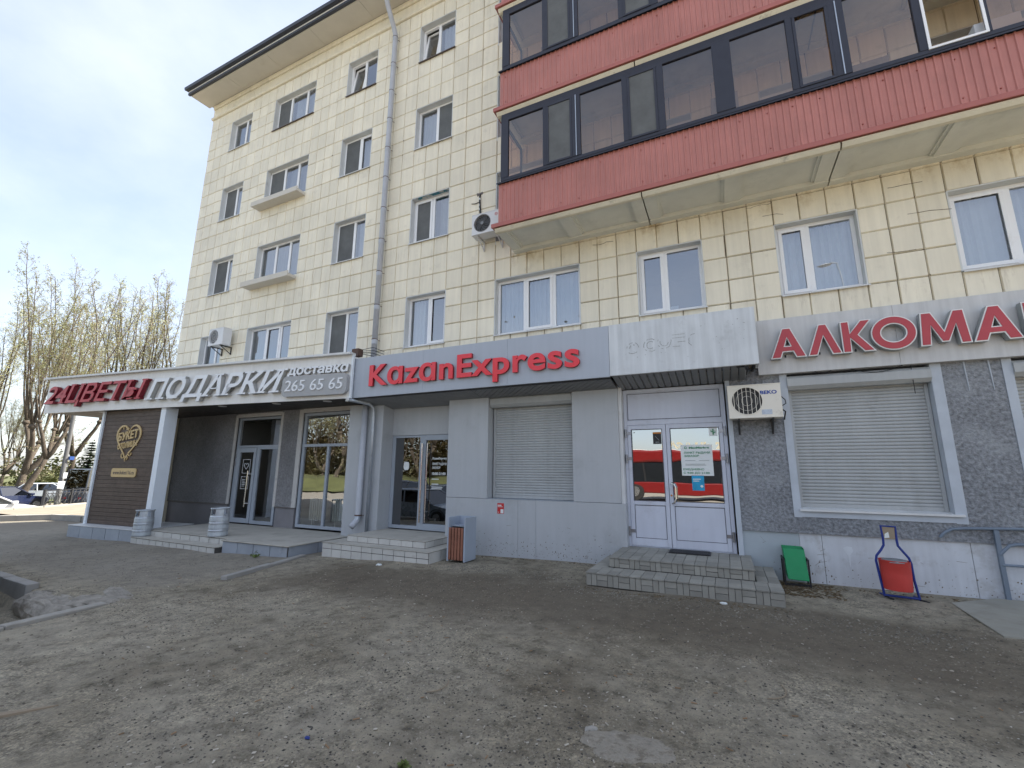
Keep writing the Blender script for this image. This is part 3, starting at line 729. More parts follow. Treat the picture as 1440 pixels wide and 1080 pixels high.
# balconies
def balcony(zb, x0, x1, full=True):
    """zb: bottom of the red apron; slab below it"""
    S = MB()
    joints = [x0, -1.05, 2.07, 5.2, x1]
    prof_front = -1.10
    for a, b in zip(joints, joints[1:]):
        a, b = a + 0.012, b - 0.012
        # slab with a rounded front lip and coffers between ribs
        S.box(a, b, -1.08, 0.028, zb - 0.02, zb + 0.10)
        S.prism([(-0.99, zb - 0.09), (-1.03, zb - 0.115), (-1.08, zb - 0.10), (-1.115, zb - 0.05), (-1.12, zb - 0.021), (-0.99, zb - 0.021)], a, b, lambda u, v, w: (w, u, v), m=1)
        S.box(a, b, -0.16, 0.028, zb - 0.10, zb - 0.0205)
        n = 2
        ribs = [a + (b - a) * i / n for i in range(n + 1)]
        for i, q in enumerate(ribs):
            w0 = 0.22 if i in (0, n) else 0.14
            l_, r_ = (q, q + w0) if i == 0 else ((q - w0, q) if i == n else (q - w0, q + w0))
            S.box(l_, r_, -0.9895, -0.1605, zb - 0.075, zb - 0.0203)
            # stepped edge of each rib
            S.box(l_ - 0.05 if i else l_, r_ + 0.05 if i < n else r_, -0.985, -0.165, zb - 0.048, zb - 0.0201)
    slab = S.build('balcony', [CONC, CONCL], B)
    tr = MB(); tr.prism([(-1.085, zb + 0.0), (-1.165, zb - 0.012), (-1.165, zb + 0.075), (-1.085, zb + 0.10)], x0 - 0.05, x1, lambda u, v, w: (w, u, v))
    tr.box(x0 - 0.05, x0 - 0.03, -1.08, -0.02, zb - 0.0, zb + 0.09)
    tr.build('apron_trim', REDTR, slab)
    # corrugated sheet apron: real trapezoid ribs
    zt = zb + 1.06
    P = []; x = x0 + 0.08; per = 0.10
    while x < x1:
        P += [(x, -1.075), (x + 0.062, -1.075), (x + 0.072, -1.093), (x + 0.090, -1.093)]; x += per
    sh = MB(); n = len(P)
    vs = [(a, b, zb + 0.08) for a, b in P] + [(a, b, zt) for a, b in P]
    sh.add(vs, [(i, i + 1, n + i + 1, n + i) for i in range(n - 1)])
    sh.quad((x0 + 0.08, -1.075, zb + 0.08), (x0 + 0.08, -0.02, zb + 0.08), (x0 + 0.08, -0.02, zt), (x0 + 0.08, -1.075, zt))
    sh.build('apron_sheet', RED, slab, fix=False)
    sc2 = MB(); r = random.Random(int(zb * 10))
    x = x0 + 0.25
    while x < x1:
        for zz in (zb + 0.22, zt - 0.16):
            xx = x + (r.random() - .5) * 0.1; sc2.cyl((xx, -1.098, zz), (xx, -1.070, zz), 0.010, n=6)
        x += 0.42
    sc2.build('screw_heads', REDTR, slab)['kind'] = 'stuff'
    bk = MB(); bk.box(x0 + 0.09, x1, -1.06, -1.02, zb + 0.08, zt)
    bk.build('parapet', CONC, slab)
    rl = MB(); rl.prism([(-1.14, zt + 0.01), (-1.14, zt - 0.02), (-1.12, zt + 0.012), (-0.95, zt + 0.045), (-0.95, zt + 0.055)], x0 + 0.05, x1, lambda u, v, w: (w, u, v))
    rl.box(x0 + 0.05, x0 + 0.12, -0.949, -0.02, zt + 0.01, zt + 0.04)
    rl.build('rail_flashing', DKFR, slab)
    if not full: return slab
    # glazing
    g0, g1 = zt + 0.06, zb + 2.73
    fr = MB()
    fr.box(x0 + 0.13, x1, -1.09, -1.03, g0, g0 + 0.075); fr.box(x0 + 0.13, x1, -1.09, -1.03, g1 - 0.075, g1)
    fr.box(x0 + 0.13, x1, -1.085, -1.0, g1 + 0.001, zb + 2.84)
    div = [(-4.07, -3.89, 1), (-3.05, -2.96, 1), (-2.39, -2.21, 2), (-1.33, -1.22, 1), (-0.66, -0.53, 1), (0.35, 0.66, 3), (1.54, 1.64, 1), (2.16, 2.37, 2), (3.22, 3.33, 1), (4.0, 4.05, 1), (4.9, 5.2, 3), (6.2, 6.3, 1), (7.3, 7.5, 2)]
    div = [d for d in div if d[1] < x1]
    for a, b, k in div:
        fr.box(a, b, -1.10 if k > 1 else -1.095, -1.025, g0 + 0.075, g1 - 0.075)
    fr.build('glazing_frame', DKFR, slab, bevel=0.005)
    if any(k == 2 for _, _, k in div):
        for a, b, k in div:
            if k == 2: MB().box((a + b) / 2 - 0.008, (a + b) / 2 + 0.008, -1.112, -1.1005, g0 + 0.075, g1 - 0.075).build('joint_bead', GALV, slab)
    for i, (d0, d1) in enumerate(zip(div, div[1:])):
        a, b = d0[1], d1[0]
        if zb < 8 and 3.3 < a < 3.4:            # the sash standing open shows the white inner frame
            s_ = MB(); frame_bars(s_, a - 0.01, b + 0.01, g0 + 0.06, g1 - 0.06, -1.105, -1.09, 0.035); s_.build('inner_frame', PVC, slab)
            continue
        if i in (1, 3, 6):
            s_ = MB(); frame_bars(s_, a, b, g0 + 0.07, g1 - 0.07, -1.105, -1.075, 0.045); s_.build('sash', DKFR, slab, bevel=0.004)
            if i in (1, 3): MB().box(a + .045, b - .045, -1.088, -1.083, g0 + 0.115, g1 - 0.115).build('insect_screen', SCREEN, slab)
        MB().quad((a, -1.06, g0 + .07), (b, -1.06, g0 + .07), (b, -1.06, g1 - .07), (a, -1.06, g1 - .07)).build('pane', BALGL, slab, fix=False)
    # glazed end
    MB().quad((x0 + 0.16, -1.02, g0 + .07), (x0 + 0.16, -0.06, g0 + .07), (x0 + 0.16, -0.06, g1 - .07), (x0 + 0.16, -1.02, g1 - .07)).build('end_pane', BALGL, slab, fix=False)
    e = MB(); e.box(x0 + 0.14, x0 + 0.18, -1.02, -0.02, g0, g0 + .07); e.box(x0 + 0.14, x0 + 0.18, -1.02, -0.02, g1 - .07, g1); e.box(x0 + 0.14, x0 + 0.18, -0.06, -0.02, g0 + .07, g1 - .07)
    e.build('end_frame', DKFR, slab)
    # a few stored things behind the glass
    r = random.Random(int(zb))
    for k in range(5):
        xx = x0 + 0.6 + k * 1.7 + r.random(); h = 0.25 + r.random() * 0.45
        boxo('stored_box', xx, xx + 0.3 + r.random() * 0.4, -0.95, -0.6, zt, zt + h, [CURTG, BLUEP, ROOM, KERB, CURT][k], slab)
    return slab
for zb in (6.985, 9.93, 12.86):
    balcony(zb, BALC_X0, 9.3)

# ---- street level walls
ZT = 3.46
def gbox(name, x0, x1, y0, y1, z0, z1, m, bevel=0.0): return boxo(name, x0, x1, y0, y1, z0, z1, m, B, bevel)
def poly_wall(name, m, rects, parent=B):
    mb = MB()
    for (x0, x1, y0, y1, z0, z1) in rects: mb.box(x0, x1, y0, y1, z0, z1)
    return mb.build(name, m, parent)
YF = 0.25
poly_wall('flower_shop_wall', STUCDK, [(XL, -14.35, YF, 0.55, 0.66, 3.62), (-12.1, -11.3, YF, 0.55, 0.66, 3.62), (-14.349, -12.101, YF, .55, 3.48, 3.62), (-11.299, -9.15, YF, .55, 3.50, 3.62)])
for q0, q1 in ((XL, -14.35), (-12.1, -11.3)): gbox('flower_shop_plinth', q0, q1, YF + 0.03, 0.55, -0.4, 0.658, PLDK)
boxo('plinth_drip', XL, -14.351, YF - 0.012, YF + 0.03, 0.652, 0.668, SILLDK, B)
boxo('plinth_drip', -12.099, -11.301, YF - 0.012, YF + 0.03, 0.652, 0.668, SILLDK, B)
gbox('lintel_band', XL, -8.45, 0.31, 0.56, 3.621, 4.4, STUCDK)
# flower shop door
bd = MB(); bd.box(-14.36, -14.26, YF - 0.015, YF + 0.02, 0.67, 3.47); bd.box(-12.19, -12.09, YF - 0.015, YF + 0.02, 0.67, 3.47); bd.box(-14.2599, -12.1901, YF - 0.015, YF + 0.02, 3.38, 3.49)
bd.box(-11.40, -11.24, YF - 0.015, YF + 0.02, 0.67, 3.50); bd.box(-11.2399, -9.05, YF - 0.015, YF + 0.02, 3.40, 3.52)
bd.build('painted_surround', mat('white_paint_band', (0.50, 0.49, 0.47), 0.85, var=0.12, vscale=4, dirt=(0.3, 0.29, 0.28), dscale=4, damt=(0.55, 0.75)), B)
def shop_frame(name, rects, y0, y1, m, parent=B, bevel=0.004):
    mb = MB()
    for (x0, x1, z0, z1) in rects: mb.box(x0, x1, y0, y1, z0, z1)
    return mb.build(name, m, parent, bevel=bevel)
def pane(x0, x1, z0, z1, y, m, parent, name='pane'): return MB().quad((x0, y, z0), (x1, y, z0), (x1, y, z1), (x0, y, z1)).build(name, m, parent, fix=False)
D1 = shop_frame('shop_door', [(-14.26, -14.18, 0.12, 3.37), (-12.30, -12.20, 0.12, 3.37), (-14.179, -12.301, 3.30, 3.37), (-14.179, -12.301, 2.42, 2.49), (-13.24, -13.12, 0.12, 2.419), (-13.119, -12.301, 0.12, 0.22), (-13.119, -12.301, 2.36, 2.419)], 0.31, 0.38, ALU)
pane(-14.18, -12.30, 2.49, 3.30, 0.345, SHOPGL, D1); pane(-13.12, -12.30, 0.22, 2.36, 0.345, SHOPGL, D1)
lf = shop_frame('door_leaf', [(-14.17, -14.02, 0.13, 2.41), (-13.36, -13.25, 0.13, 2.41), (-14.019, -13.361, 0.13, 0.27), (-14.019, -13.361, 2.27, 2.41)], 0.285, 0.345, ALU, D1)
pane(-14.02, -13.36, 0.27, 2.27, 0.32, glass('door_glass_dark', (0.60, 0.64, 0.60), 0.26), D1, 'leaf_pane')
hb = MB(); hb.tube([(-13.42, 0.20, 0.62), (-13.42, 0.20, 1.70)], 0.018); hb.cyl((-13.42, 0.20, 0.72), (-13.33, 0.28, 0.72), 0.012); hb.cyl((-13.42, 0.20, 1.60), (-13.33, 0.28, 1.60), 0.012); hb.build('handle', CHROME, D1)
st = MB()
frame_bars(st, -13.86, -13.50, 1.62, 2.05, 0.311, 0.314, 0.012); frame_bars(st, -13.86, -13.50, 1.14, 1.52, 0.311, 0.314, 0.012)
st.tube([(-13.68 + 0.10 * math.sin(t) ** 3 * 1.1, 0.312, 1.85 + 0.085 * math.cos(t) - 0.035 * math.cos(2 * t) - 0.013 * math.cos(3 * t)) for t in np.linspace(0, 6.283, 25)[:-1]], 0.008, n=4, closed=True)
for k in range(5): st.box(-13.80, -13.80 + 0.12 + 0.03 * (k % 3), 0.311, 0.314, 1.22 + k * 0.05, 1.235 + k * 0.05)
st.build('window_decal', LTGREY, D1)
hg = MB()
for z in (0.35, 1.85, 2.1): hg.cyl((-14.19, 0.28, z), (-14.19, 0.28, z + 0.14), 0.018)
hg.build('hinges', HINGE, D1)
# flower shop window
W1 = shop_frame('shop_window', [(-11.23, -11.14, 0.14, 3.39), (-9.14, -9.06, 0.14, 3.39), (-11.139, -9.141, 3.31, 3.39), (-11.139, -9.141, 0.14, 0.22), (-11.139, -9.141, 2.40, 2.48), (-10.22, -10.14, 0.221, 2.399)], 0.29, 0.37, ALU)
pane(-11.14, -9.14, 2.48, 3.31, 0.33, SHOPGL, W1); pane(-11.14, -10.22, 0.22, 2.40, 0.33, SHOPGL, W1); pane(-10.14, -9.14, 0.22, 2.40, 0.33, SHOPGL, W1)
SHOPW = mat('shop_interior_wall', (0.42, 0.40, 0.34), 0.8, var=0.06)
rm = MB()
a, b, c, d, y0, y1 = -16.5, -8.9, 0.10, 3.55, 0.56, 5.6
rm.quad((a, y1, c), (b, y1, c), (b, y1, d), (a, y1, d)); rm.quad((a, y0, c), (a, y1, c), (a, y1, d), (a, y0, d)); rm.quad((b, y0, c), (b, y1, c), (b, y1, d), (b, y0, d))
rm.quad((a, y0, c), (b, y0, c), (b, y1, c), (a, y1, c)); rm.quad((a, y0, d), (b, y0, d), (b, y1, d), (a, y1, d))
rm.quad((-9.06, 0.3, c), (-9.06, 0.57, c), (-9.06, 0.57, d), (-9.06, 0.3, d))
rm.build('shop_interior', SHOPW, B, fix=False)
for k, xx in enumerate((-10.95, -10.05)):
    rt = thing('radiator', ('cream ribbed radiator behind the left half of the shop window', 'cream ribbed radiator behind the right half of the shop window')[k], 'radiator', (xx, 0.55, 0.1), 'radiators in the flower shop')
    n_ = 10 if k else 8
    for i in range(n_):
        s_ = MB(); xq = xx + i * 0.085; s_.box(xq, xq + 0.055, 0.50, 0.60, 0.32, 0.95); s_.build('rib', RADI, rt, bevel=0.015)
    p_ = MB(); p_.cyl((xx, 0.55, 0.40), (xx + n_ * 0.085 - 0.03, 0.55, 0.40), 0.03); p_.cyl((xx, 0.55, 0.88), (xx + n_ * 0.085 - 0.03, 0.55, 0.88), 0.03)
    p_.box(xx + 0.1, xx + 0.13, 0.52, 0.58, 0.10, 0.32); p_.box(xx + 0.5, xx + 0.53, 0.52, 0.58, 0.10, 0.32); p_.build('pipe', RADI, rt)

# grey cladding of the parcel shop
YK = -0.10
gbox('cladding_panel', -9.05, -7.89, YK, 0.42, 0.10, 3.44, KAZD, 0.003)
gbox('cladding_panel', -5.88, -4.815, YK, 0.24, 1.155, 3.53, KAZD, 0.003)
gbox('cladding_panel', -2.825, -1.865, YK, 0.24, 1.155, 3.55, KAZD, 0.003)
for x0, x1 in ((-5.88, -4.062), (-4.058, -3.652), (-3.648, -1.78)): gbox('cladding_panel', x0, x1, YK, 0.24, -0.12 if x0 > -5.9 else 0, 1.148, KAZD, 0.002)
gbox('cladding_panel', -7.889, -5.881, 0.30, 0.42, 2.64, 3.54, KAZD)
gbox('reveal_panel', -5.879, -5.80, 0.241, 0.42, 0.2, 3.53, KAZD)
boxo('sill_strip', -4.86, -2.78, YK - 0.006, 0.24, 1.1482, 1.1545, ALU, B)
D2 = shop_frame('glass_entrance', [(-7.885, -7.79, 0.32, 2.63), (-7.00, -6.90, 0.32, 2.63), (-7.789, -7.001, 0.32, 0.40), (-7.789, -7.001, 2.58, 2.63)], 0.32, 0.39, ALU)
pane(-7.79, -7.00, 0.40, 2.58, 0.35, DARKGL, D2)
lf = shop_frame('door_leaf', [(-6.899, -6.80, 0.32, 2.63), (-5.96, -5.885, 0.32, 2.63), (-6.799, -5.961, 0.32, 0.47), (-6.799, -5.961, 2.50, 2.63)], 0.29, 0.37, ALU, D2)
pane(-6.80, -5.96, 0.47, 2.50, 0.33, DARKGL, D2, 'leaf_pane')
for hx in (-6.87, -6.72):
    h_ = MB(); h_.tube([(hx, 0.235 if hx < -6.8 else 0.255, 0.50), (hx, 0.235 if hx < -6.8 else 0.255, 2.42)], 0.021 if hx < -6.8 else 0.016)
    for z in (0.75, 2.2): h_.cyl((hx, 0.235, z), (hx, 0.32, z), 0.012)
    h_.build('handle', CHROME, D2)
o = flat_text('KazanExpress', -6.60, -6.18, 2.02, 0.055, FY(0.324), PAPER, D2, 'door_lettering', 0.02)
flat_text('ПУНКТ ВЫДАЧИ', -6.60, -6.18, 1.88, 0.055, FY(0.324), PAPER, D2, 'door_lettering', 0.02)
flat_text('ЗАКАЗОВ', -6.60, -6.36, 1.79, 0.055, FY(0.324), PAPER, D2, 'door_lettering', 0.02)
flat_text('10:00-21:00', -6.60, -6.20, 1.64, 0.065, FY(0.324), PAPER, D2, 'door_lettering', 0.03)
sx = MB()
for z, w_ in ((1.53, .2), (1.41, .2), (1.34, .32), (1.30, .3)): sx.box(-6.60, -6.60 + w_, 0.321, 0.324, z, z + 0.02)
sx.build('door_small_print', PAPER, D2)
sx = MB(); sx.prism([(-7.42 + 0.085 * math.copysign(abs(math.cos(t)) ** .6, math.cos(t)), 1.86 + 0.105 * math.copysign(abs(math.sin(t)) ** .6, math.sin(t))) for t in np.linspace(0, 6.283, 25)[:-1]], 0.004, 0.008, FY(0.35)); sx.build('door_sticker', PAPER, D2)
rm = MB(); a, b, c, d, y0, y1 = -7.88, -5.88, 0.25, 3.5, 0.43, 3.5
rm.quad((a, y1, c), (b, y1, c), (b, y1, d), (a, y1, d)); rm.quad((a, y0, c), (a, y1, c), (a, y1, d), (a, y0, d)); rm.quad((b, y0, c), (b, y1, c), (b, y1, d), (b, y0, d)); rm.quad((a, y0, c), (b, y0, c), (b, y1, c), (a, y1, c)); rm.quad((a, y0, d), (b, y0, d), (b, y1, d), (a, y1, d))
rm.build('lobby_interior', ROOM, B, fix=False)

# roller shutters: curved slats, one mesh per curtain (each slat is only some four pixels high)
def shutter(x0, x1, z0, z1, y, zbox, boxh, boxd, pitch_=0.056):
    P = []; z = z0 + 0.06
    while z < zbox + 0.02:
        P += [(y, z), (y - 0.010, z + 0.012), (y - 0.012, z + 0.030), (y - 0.006, z + pitch_ - 0.010), (y + 0.006, z + pitch_ - 0.004)]; z += pitch_
    mb = MB(); n = len(P); vs = [(x0 + 0.05, a, b) for a, b in P] + [(x1 - 0.05, a, b) for a, b in P]
    mb.add(vs, [(i, i + 1, n + i + 1, n + i) for i in range(n - 1)])
    S = mb.build('roller_shutter', SHUT, B, fix=False)
    MB().box(x0 + 0.05, x1 - 0.05, y - 0.018, y + 0.01, z0, z0 + 0.062).build('bottom_bar', SHUT, S, bevel=0.004)
    for q0 in (x0, x1 - 0.05): MB().box(q0, q0 + 0.05, y - 0.03, y + 0.03, z0, zbox).build('guide_rail', SHUT, S, bevel=0.003)
    q = MB(); q.prism([(y + 0.06, zbox), (y - boxd + 0.06, zbox), (y - boxd, zbox + 0.06), (y - boxd, zbox + boxh - 0.05), (y - boxd + 0.05, zbox + boxh), (y + 0.06, zbox + boxh)], x0 - 0.01, x1 + 0.01, lambda u, v, w: (w, u, v)); q.build('shutter_box', SHUT, S)
    return S
shutter(-4.79, -2.85, 1.16, 3.2, 0.17, 3.18, 0.24, 0.24)
gbox('shutter_backing', -4.814, -2.826, 0.241, 0.27, 1.0, 3.53, SOFFK)

# white double door of the pick-up point
gbox('reveal_panel', -1.864, -1.80, -0.06, 0.24, 0.30, 3.53, SILLM)
YD = 0.10
D3 = shop_frame('double_door', [(-1.795, -1.735, 0.34, 3.39), (0.01, 0.075, 0.34, 3.39), (-1.734, 0.009, 3.32, 3.39), (-1.734, 0.009, 2.67, 2.76), (-1.734, 0.009, 0.34, 0.372)], YD, YD + 0.07, DOORW)
MB().box(-1.735, 0.01, YD + 0.02, YD + 0.05, 2.76, 3.32).build('transom_panel', DOORW, D3)
gr = MB()
for (x0, x1, z0, z1) in ((-1.72, -0.005, 2.775, 3.305),): frame_bars(gr, x0, x1, z0, z1, YD + 0.012, YD + 0.0199, 0.010)
gr.build('transom_groove', DOORWD, D3)
for k, (x0, x1) in enumerate(((-1.73, -1.003), (-0.995, 0.005))):
    gl0, gl1 = (x0 + 0.075, x1 - 0.07)
    L_ = shop_frame('door_leaf', [(x0, gl0, 0.375, 2.665), (gl1, x1, 0.375, 2.665), (gl0 + .0005, gl1 - .0005, 0.375, 0.51), (gl0 + .0005, gl1 - .0005, 1.13, 1.21), (gl0 + .0005, gl1 - .0005, 2.58, 2.665)], YD - 0.012, YD + 0.05, DOORW, D3)
    pane(gl0, gl1, 1.21, 2.58, YD + 0.012, DOORGL, D3, 'leaf_pane')
    MB().box(gl0, gl1, YD + 0.0, YD + 0.03, 0.51, 1.13).build('kick_panel', DOORW, D3)
    q = MB(); frame_bars(q, gl0 + 0.004, gl1 - 0.004, 0.515, 1.125, YD - 0.004, YD - 0.0005, 0.009); frame_bars(q, gl0 - 0.006, gl1 + 0.006, 1.204, 2.586, YD - 0.016, YD - 0.0125, 0.012); q.build('rubber_seal', DOORWD, D3)
    hx = x0 - 0.035 if k == 0 else x1 + 0.035
    for z in (0.55, 1.92, 2.42):
        h_ = MB(); h_.cyl((hx, YD - 0.03, z), (hx, YD - 0.03, z + 0.17), 0.020); h_.box(hx - 0.02, hx + (0.11 if k == 0 else 0.02), YD - 0.022, YD - 0.013, z + 0.06, z + 0.12) if k == 0 else h_.box(hx - 0.11, hx + 0.02, YD - 0.022, YD - 0.013, z + 0.06, z + 0.12)
        h_.build('hinge', HINGE, D3)
h_ = MB(); h_.tube([(-0.94, YD - 0.012, 1.55), (-0.94, YD - 0.075, 1.55), (-0.90, YD - 0.095, 1.53), (-0.875, YD - 0.095, 1.47), (-0.875, YD - 0.095, 1.26), (-0.90, YD - 0.095, 1.20), (-0.94, YD - 0.075, 1.18), (-0.94, YD - 0.012, 1.18)], 0.017)
h_.build('handle', CHROME, D3)
MB().cyl((-0.96, YD - 0.02, 1.32), (-0.96, YD - 0.011, 1.32), 0.018).build('lock', ORANGE, D3)
gbox('door_backing', -1.79, 0.07, YD + 0.12, YD + 0.14, 0.3, 3.4, SOFFK)

# right stucco wall with its painted bands and plinth sheets
SX = [0.10, 0.98, 3.17, 3.86, 6.2]
sw = MB()
sw.box(0.181, 1.09, 0.0, 0.24, 0.775, 3.46); sw.box(3.03, 3.97, 0.0, 0.24, 0.775, 3.46); sw.box(1.0901, 3.0299, 0.0, 0.24, 0.775, 1.14); sw.box(5.97, XR, 0.0, 0.24, 0.775, 3.46); sw.box(3.9701, 5.9699, 0, 0.24, 0.775, 1.14)
sw.box(0.181, XR, 0.001, 0.24, 3.4601, 3.6)
sw.build('pebbledash_wall', STUC, B)
bn = MB()
bn.box(0.98, 1.09, -0.012, 0.004, 1.03, 3.459); bn.box(3.03, 3.165, -0.012, 0.004, 1.03, 3.459); bn.box(1.0901, 3.0299, -0.012, 0.004, 1.04, 1.14)
bn.box(3.86, 3.97, -0.012, 0.004, 1.03, 3.459); bn.box(3.9701, 6, -0.012, 0.004, 1.04, 1.14)
bn.box(0.10, 0.18, -0.02, 0.24, 0.28, 3.5)
bn.box(1.0902, 1.094, 0.004, 0.2, 1.14, 3.459); bn.box(3.026, 3.0298, 0.004, 0.2, 1.14, 3.459); bn.box(3.9702, 3.974, 0.004, 0.2, 1.14, 3.459)
bn.build('window_band', BAND, B)
shutter(1.10, 3.02, 1.19, 3.2, 0.17, 3.18, 0.24, 0.22)
shutter(3.98, 5.96, 1.19, 3.2, 0.17, 3.18, 0.24, 0.22)
gbox('shutter_backing', 1.0, 6.1, 0.241, 0.27, 1.0, 3.6, SOFFK)
sl = MB()
for x0, x1 in ((1.07, 3.13), (3.94, 6.0)): sl.prism([(-0.055, 1.135), (-0.055, 1.165), (0.19, 1.195), (0.19, 1.19)], x0, x1, lambda u, v, w: (w, u, v))
sl.build('window_sill', SILLM, B)
for x0, x1, m_ in ((0.181, 1.018, PLINTHB), (1.022, 1.328, PLINTH), (1.334, 3.148, PLINTH), (3.154, 5.1, PLINTH), (5.106, XR, PLINTH)):
    gbox('plinth_panel', x0, x1, 0.035, 0.24, -0.12, 0.775, m_, 0.002)
gbox('plinth_backing', 0.1, XR, 0.05, 0.2, -0.12, 0.77, SILLDK)

# ------------------------------------------------------------------ canopies and signs
def clip_poly(poly, x0, x1, y0, y1):
    def cut(p, f):
        out = []
        for a, b in zip(p, p[1:] + p[:1]):
            fa, fb = f(a), f(b)
            if fa >= 0: out.append(a)
            if (fa >= 0) != (fb >= 0):
                t = fa / (fa - fb); out.append((a[0] + (b[0] - a[0]) * t, a[1] + (b[1] - a[1]) * t))
        return out
    for f in (lambda q: q[0] - x0, lambda q: x1 - q[0], lambda q: q[1] - y0, lambda q: y1 - q[1]):
        poly = cut(poly, f)
        if len(poly) < 3: return []
    return poly

SLOPE = lambda x, y, z: (x, y, z - (y + 0.66) * 0.165)      # the soffits fall towards the wall
# grey canopy with red letters
K = thing('sign_canopy', 'grey panelled shop canopy carrying big red KazanExpress letters', 'shop sign', (-5.1, 0, 3.5))
kx = [-8.41, -6.2, -4.02, -1.852]
for a, b in zip(kx, kx[1:]):
    MB().box(a + .0015, b - .0015, -0.76, -0.70, 3.52, 4.53).build('fascia_panel', KAZ, K, bevel=0.003)
q = MB(); q.box(-8.40, -1.853, -0.699, -0.02, 4.44, 4.50); q.build('canopy_roof', KAZ, K)
MB().box(-8.405, -1.856, -0.7, -0.67, 3.49, 3.519).build('edge_profile', SOFFK, K)
s_ = MB()
y = -0.665
while y < 0.24:
    s_.box(-8.38, -4.98, y, min(0.24, y + 0.088), 3.495, 3.505, T=SLOPE); y += 0.10
c0 = -9
while c0 < 1.5:
    pl = clip_poly([(c0 - 3, 3.0), (c0 + 3, -3.0), (c0 + 3.125, -3.0), (c0 - 2.875, 3.0)], -4.96, -1.87, -0.665, 0.20)
    if pl: s_.prism(pl, 3.495, 3.505, lambda u, v, w: SLOPE(u, v, w))
    c0 += 0.142
s_.build('soffit_strips', SOFFG, K)
MB().box(-8.38, -1.86, -0.66, 0.25, 3.507, 3.52, T=SLOPE).build('soffit_backing', SOFFK, K)
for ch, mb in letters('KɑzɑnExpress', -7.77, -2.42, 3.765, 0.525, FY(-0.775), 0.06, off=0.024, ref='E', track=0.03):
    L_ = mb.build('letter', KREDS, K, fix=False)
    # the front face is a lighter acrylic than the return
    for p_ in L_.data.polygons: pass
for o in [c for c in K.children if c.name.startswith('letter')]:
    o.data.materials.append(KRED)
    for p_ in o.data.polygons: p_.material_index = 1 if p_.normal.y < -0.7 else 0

# weathered white canopy over the double door
Wc = thing('blank_sign_canopy', 'weathered white canopy box with ghost marks of removed letters above double door', 'shop canopy', (-0.6, 0, 3.5))
MB().box(-1.848, 0.64, -0.765, -0.70, 3.535, 4.535).build('fascia_panel', GHOSTP, Wc, bevel=0.003)
MB().box(-1.846, 0.638, -0.699, -0.02, 4.45, 4.50).build('canopy_roof', GHOSTP, Wc)
q = MB(); q.box(0.60, 0.64, -0.699, -0.35, 3.54, 4.449); q.build('end_panel', GHOSTP, Wc)
s_ = MB(); x = -1.84
while x < 0.40:
    s_.prism([(x, 3.56), (x + 0.02, 3.545), (x + 0.10, 3.545), (x + 0.12, 3.56), (x + 0.12, 3.566), (x, 3.566)], -0.69, 0.09, lambda u, v, w: (u, w, v - 0.02 - (w + 0.66) * 0.165)); x += 0.128
s_.build('soffit_strips', SOFFG, Wc)
q = MB(); q.box(0.44, 0.48, -0.69, -0.02, 3.50, 3.9); q.box(0.56, 0.595, -0.69, -0.02, 3.56, 3.62); q.box(0.30, 0.42, -0.69, -0.02, 3.52, 3.56); q.build('bracket', SOFFK, Wc)
GHOST = mat('glue_residue', (0.33, 0.34, 0.34), 0.7, var=0.4, vscale=8)
gh = MB()
def scr(cx, cz, r, a0, a1, n=10, w=0.012):
    for i in range(n):
        if rnd.random() < 0.25: continue
        t0, t1 = a0 + (a1 - a0) * i / n, a0 + (a1 - a0) * (i + 0.9) / n
        rr_ = r * (0.95 + rnd.random() * .1)
        gh.prism([(cx + rr_ * math.cos(t0), cz + rr_ * math.sin(t0)), (cx + rr_ * math.cos(t1), cz + rr_ * math.sin(t1)), (cx + (rr_ - w) * math.cos(t1), cz + (rr_ - w) * math.sin(t1)), (cx + (rr_ - w) * math.cos(t0), cz + (rr_ - w) * math.sin(t0))], 0.0005, 0.002, FY(-0.765))
scr(-1.40, 4.03, 0.115, 0, 6.28, 16); scr(-1.40, 4.03, 0.07, 1, 5, 7, .02)
scr(-1.08, 4.05, 0.125, 0.9, 5.4, 14); scr(-1.08, 4.05, 0.075, 0.9, 5.4, 9)
scr(-0.84, 4.08, 0.125, 2.6, 6.6, 12); scr(-0.84, 4.08, 0.08, 0, 6.2, 9)
for z in (3.97, 4.05, 4.13, 4.19):
    for k in range(5):
        if rnd.random() < .7:
            xx = -0.70 + k * 0.045; gh.box(xx, xx + 0.04, -0.767, -0.7655, z, z + 0.010)
scr(-0.30, 4.06, 0.13, 1.7, 4.4, 8)
for k in range(26):
    xx, zz = -1.6 + rnd.random() * 2.1, 3.75 + rnd.random() * 0.6; w = 0.006 + rnd.random() * 0.012; gh.box(xx, xx + w, -0.767, -0.7655, zz, zz + w * 0.8)
o = gh.build('glue_marks', GHOST, Wc, fix=False); o['kind'] = 'stuff'

